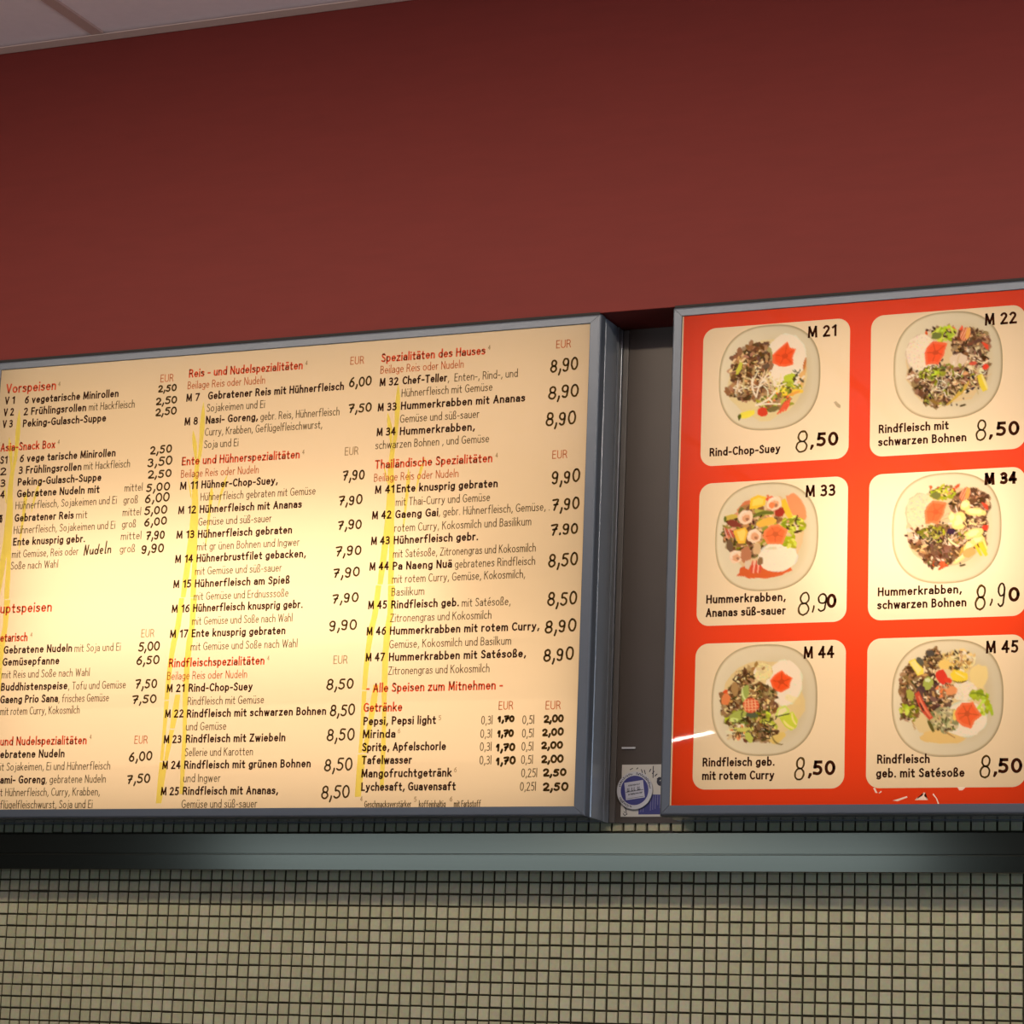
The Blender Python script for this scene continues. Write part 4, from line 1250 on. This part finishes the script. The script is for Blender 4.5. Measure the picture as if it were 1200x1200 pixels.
CARD_LABEL = ('card M 21 with sliced beef and sprouts', 'card M 22 with beef and black beans', 'card M 33 with prawns and pineapple',
              'card M 34 with prawns and black beans', 'card M 44 with beef in red curry', 'card M 45 with beef in satay sauce')
DCLS = dict(N=(.95, .175), D=(.69, .128), P=(1.12, .235))
for idx, key in enumerate(KEYS):
    c, r = idx % 2, idx // 2
    mb = MB()
    flat_poly(mb, [(RX0 + x, LY0 + y) for x, y in round_rect(CARD_X[c][0] - .01, CARD_X[c][1] + .01, CARD_Y[r][0] - .01, CARD_Y[r][1] + .01, 1.02, 10)], FACE + .006)
    card = mb.build('dish_card', M['card'], board)
    card['label'] = CARD_LABEL[idx]
    picture_mesh(key, card)
    for text, u0, u1, v, cl in CARD_TEXT[key]:
        cap, wgt = DCLS[cl]
        if text == 'M 34':       # gone over with a marker
            wgt = .24
        g = MB()
        if text == ',':
            x, y = RX0 + u0 * K, LY0 + v * K
            flat_poly(g, [(x + .12, y + .17), (x + .33, y + .17), (x + .34, y + .02), (x + .16, y - .26), (x + .02, y - .22), (x + .13, y + .0)], FACE + .036)
        else:
            letter(g, text, RX0 + u0 * K, RX0 + u1 * K, LY0 + v * K, cap, FACE + .036, wgt)
        g.build({'N': 'card_number', 'D': 'dish_lettering', 'P': 'printed_price'}[cl], M['ink'], card)
    rng = random.Random(30 + idx)
    for s, u0, u1, v, h, w in CARD_PRICES[key]:
        g = MB()
        if s in '89':     # outlined twice with a thin pen
            handwrite(g, s, RX0 + u0 * K, RX0 + u1 * K, LY0 + v * K, h * K, .13, FACE + .038, rng, slant=.05, jitter=.01)
            handwrite(g, s, RX0 + u0 * K + .035, RX0 + u1 * K + .02, LY0 + v * K - .02, h * K + .03, .08, FACE + .038, rng, slant=.05, jitter=.02)
        else:
            handwrite(g, s, RX0 + u0 * K, RX0 + u1 * K, LY0 + v * K, h * K, .13, FACE + .038, rng)
        g.build('handwritten_figure', M['thin_pen' if s == '8' else 'pen'], card)

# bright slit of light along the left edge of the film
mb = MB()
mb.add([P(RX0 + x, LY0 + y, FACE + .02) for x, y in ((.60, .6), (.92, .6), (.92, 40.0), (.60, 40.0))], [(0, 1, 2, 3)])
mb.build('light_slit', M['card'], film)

# marks on the red film: bare patches and a scuff
for pts in ([(338, 40), (342, 33), (345, 33), (341, 41)], [(347, 34), (351, 36), (351, 34), (347, 32)],
            [(368, 21.5), (390, 28), (391, 26), (376, 20.5)], [(402, 22), (406, 26), (411, 27), (414, 29), (415, 33), (418, 33), (416, 28), (420, 25), (422, 22)],
            [(430, 32), (436, 24), (439, 16), (437, 16), (434, 24), (429, 30)], [(466, 41), (469, 36), (474, 36), (479, 41)]):
    mb = MB()
    flat_poly(mb, [(RX0 + x * K, LY0 + y * K) for x, y in pts], FACE + .018)
    mb.build('bare_patch', M['peel'], film)
mb = MB()
flat_poly(mb, [(RX0 + x * K, LY0 + y * K) for x, y in [(268, 640), (272, 642), (280, 634), (279, 630), (274, 632)]], FACE + .018)
mb.build('scuff_mark', M['scuff'], film)

# ---- sheet metal behind the gap between the boxes
root = empty('backing_panel', P(59, 6.72, 0))
tag(root, 'dull grey metal backing panel in the gap between the two boards', 'metal panel')
mb = MB()
mb.tbox(56.35, 61.92, 6.70, 47.38, .01, .12)
mb.build('panel_sheet', M['sheet'], root)
mb = MB()
mb.tbox(55.86, 56.35, 6.70, 47.3, .01, .32)
mb.build('edge_strip', M['strip'], root, bevel=.001)
mb = MB()
mb.tbox(56.75, 57.9, 12.62, 12.76, .12, .22)
mb.build('bright_clip', M['plastic'], root)

# ---- notice card and round badge stuck low on the panel
card = empty('notice_card', P(58.4, 6.95, .13))
tag(card, 'white and dark blue printed card stuck low on the metal panel', 'card')
mb = MB()
mb.tbox(56.80, 60.9, 7.2, 11.35, .121, .15)
mb.build('card_sheet', M['paper'], card)
mb = MB()
flat_poly(mb, [(58.3, 7.38), (60.75, 7.38), (60.75, 8.95), (58.3, 8.95)], .154)
blue = mb.build('blue_block', M['blue'], card)
mb = MB()
rg = random.Random(2)
for k in range(11):
    x = 58.5 + k * .2
    ribbon(mb, [Vector((x, 8.9)), Vector((x, 8.9 - rg.uniform(.5, 1.35)))], .055, .157)
mb.build('pale_lines', M['pale_blue'], card)
mb = MB()
for s in ([(57.05, 8.1), (57.25, 7.75), (57.15, 8.15)], [(57.1, 7.6), (57.3, 7.45), (57.2, 7.9)], [(57.02, 7.45), (57.15, 7.3), (57.35, 7.42)], [(59.45, 11.2), (59.46, 10.3)],
          [(57.5, 10.95), (57.7, 11.05)], [(58.05, 11.0), (58.15, 11.08)], [(58.45, 10.95), (58.55, 10.7)], [(58.7, 10.9), (58.8, 10.6)]):
    ribbon(mb, [Vector(p) for p in s], .07, .154)
for a in range(4):
    t0 = math.radians(62 - a * 9)
    ribbon(mb, [Vector((58.25 + 1.9 * math.cos(t0), 9.1 + 1.9 * math.sin(t0))), Vector((58.25 + 2.12 * math.cos(t0), 9.1 + 2.12 * math.sin(t0)))], .08, .154)
mb.build('small_print', M['black_ink'], card)
mb = MB()
flat_poly(mb, [(60.15 + .38 * math.cos(a * math.pi / 8), 9.98 + .36 * math.sin(a * math.pi / 8)) for a in range(16)], .154)
mb.build('black_dot', M['black_ink'], card)
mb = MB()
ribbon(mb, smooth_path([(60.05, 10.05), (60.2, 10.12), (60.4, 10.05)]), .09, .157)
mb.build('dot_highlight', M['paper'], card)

BX, BY, BR = 57.98, 9.28, 1.50
badge = empty('round_badge', P(BX, BY - BR, .2))
tag(badge, 'round white and dark blue badge with a tilted paper note', 'badge')


def disc(name, r, d0, d1, mat, parent, n=48):
    mb = MB()
    v = [P(BX + r * math.cos(2 * math.pi * k / n), BY + r * math.sin(2 * math.pi * k / n), dd) for dd in (d0, d1) for k in range(n)]
    fc = [(k, (k + 1) % n, n + (k + 1) % n, n + k) for k in range(n)] + [tuple(range(n, 2 * n)), tuple(range(n - 1, -1, -1))]
    mb.add(v, fc)
    return mb.build(name, M[mat], parent)


rim = disc('white_rim', BR, .16, .30, 'plastic', badge)
disc('blue_disc', 1.17, .30, .31, 'blue', badge)
mb = MB()
ca, sa = math.cos(math.radians(8)), math.sin(math.radians(8))
tr = lambda x, y: (BX + x * ca - y * sa, BY + .02 + x * sa + y * ca)
flat_poly(mb, [tr(-.80, -.70), tr(.80, -.70), tr(.80, .70), tr(-.80, .70)], .318)
note = mb.build('paper_note', M['note'], badge)
mb = MB()
rg = random.Random(5)
for y, x0, x1, h in ((.42, -.5, .5, .09), (-.28, -.55, .58, .09)):
    x = x0
    while x < x1:
        w = rg.uniform(.04, .1)
        ribbon(mb, [Vector(tr(x, y - h * rg.uniform(.3, .6))), Vector(tr(x + w * .6, y + h * rg.uniform(.3, .6)))], .045, .322)
        x += w + .01
for x in (-.62, -.5, -.25, -.05, .25, .38):
    ribbon(mb, [Vector(tr(x, -.03)), Vector(tr(x + .05, .22))], .05, .322)
    ribbon(mb, [Vector(tr(x, -.03)), Vector(tr(x + .12, .0))], .045, .322)
ribbon(mb, [Vector(tr(-.74, -.08)), Vector(tr(.74, -.06))], .04, .322)
ribbon(mb, [Vector(tr(-.7, -.6)), Vector(tr(.7, -.6))], .03, .322)
mb.build('note_print', M['black_ink'], note)
mb = MB()
for a0, a1, st in ((165, 98, 5.2), (84, 5, 4.6), (206, 262, 4.8)):
    a = a0
    sg = 1 if a1 > a0 else -1
    while (a - a1) * sg < 0:
        t0 = math.radians(a)
        e, f = math.cos(t0), math.sin(t0)
        r0, r1 = 1.24 + rg.uniform(0, .05), 1.24 + rg.uniform(.11, .2)
        q = rg.uniform(-.03, .03)
        ribbon(mb, [Vector((BX + r0 * e - q * f, BY + r0 * f + q * e)), Vector((BX + r1 * e + q * f, BY + r1 * f - q * e))], .05, .304)
        if rg.random() < .6:
            t1 = math.radians(a + 2.2 * sg)
            rr = rg.choice((r0, r1, (r0 + r1) / 2))
            ribbon(mb, [Vector((BX + rr * e, BY + rr * f)), Vector((BX + rr * math.cos(t1), BY + rr * math.sin(t1)))], .04, .304)
        a += st * sg * rg.uniform(.8, 1.2)
mb.build('rim_lettering', M['black_ink'], rim)

# ---- aluminium duct running along the mosaic below the boxes
duct = empty('cable_duct', P(46, 2.70, 0))
tag(duct, 'long grey aluminium cable duct on the mosaic wall below both boards', 'cable duct')
mb = MB()
prof = [(.0, 2.70), (1.92, 2.70), (1.98, 2.76), (2.11, 3.97)]
prof2 = [(.0, 3.96), (2.10, 3.96), (2.14, 4.0), (2.14, 4.05), (2.06, 4.10), (2.06, 5.70), (2.0, 5.76), (.0, 5.76)]


def extrude(name, pr, x0, x1, mat):
    mb = MB()
    n = len(pr)
    v = [P(x, y, d) for x in (x0, x1) for d, y in pr]
    fc = [(k, (k + 1) % n, n + (k + 1) % n, n + k) for k in range(n)] + [tuple(range(n - 1, -1, -1)), tuple(range(n, 2 * n))]
    mb.add(v, fc)
    o = mb.build(name, mat, duct)
    bm = bmesh.new()
    bm.from_mesh(o.data)
    bmesh.ops.recalc_face_normals(bm, faces=bm.faces)
    bm.to_mesh(o.data)
    bm.free()
    return o


extrude('lower_rail', prof + [(.0, 3.96)], -58, 150, M['duct'])
extrude('duct_lid', prof2, -58, 150, M['duct'])
for x in (8.6, 35.2, 61.4):
    mb = MB()
    mb.tbox(x - .5, x + .5, 5.72, 5.90, 1.2, 1.98)
    mb.build('black_clip', M['black'], duct, bevel=.0006)
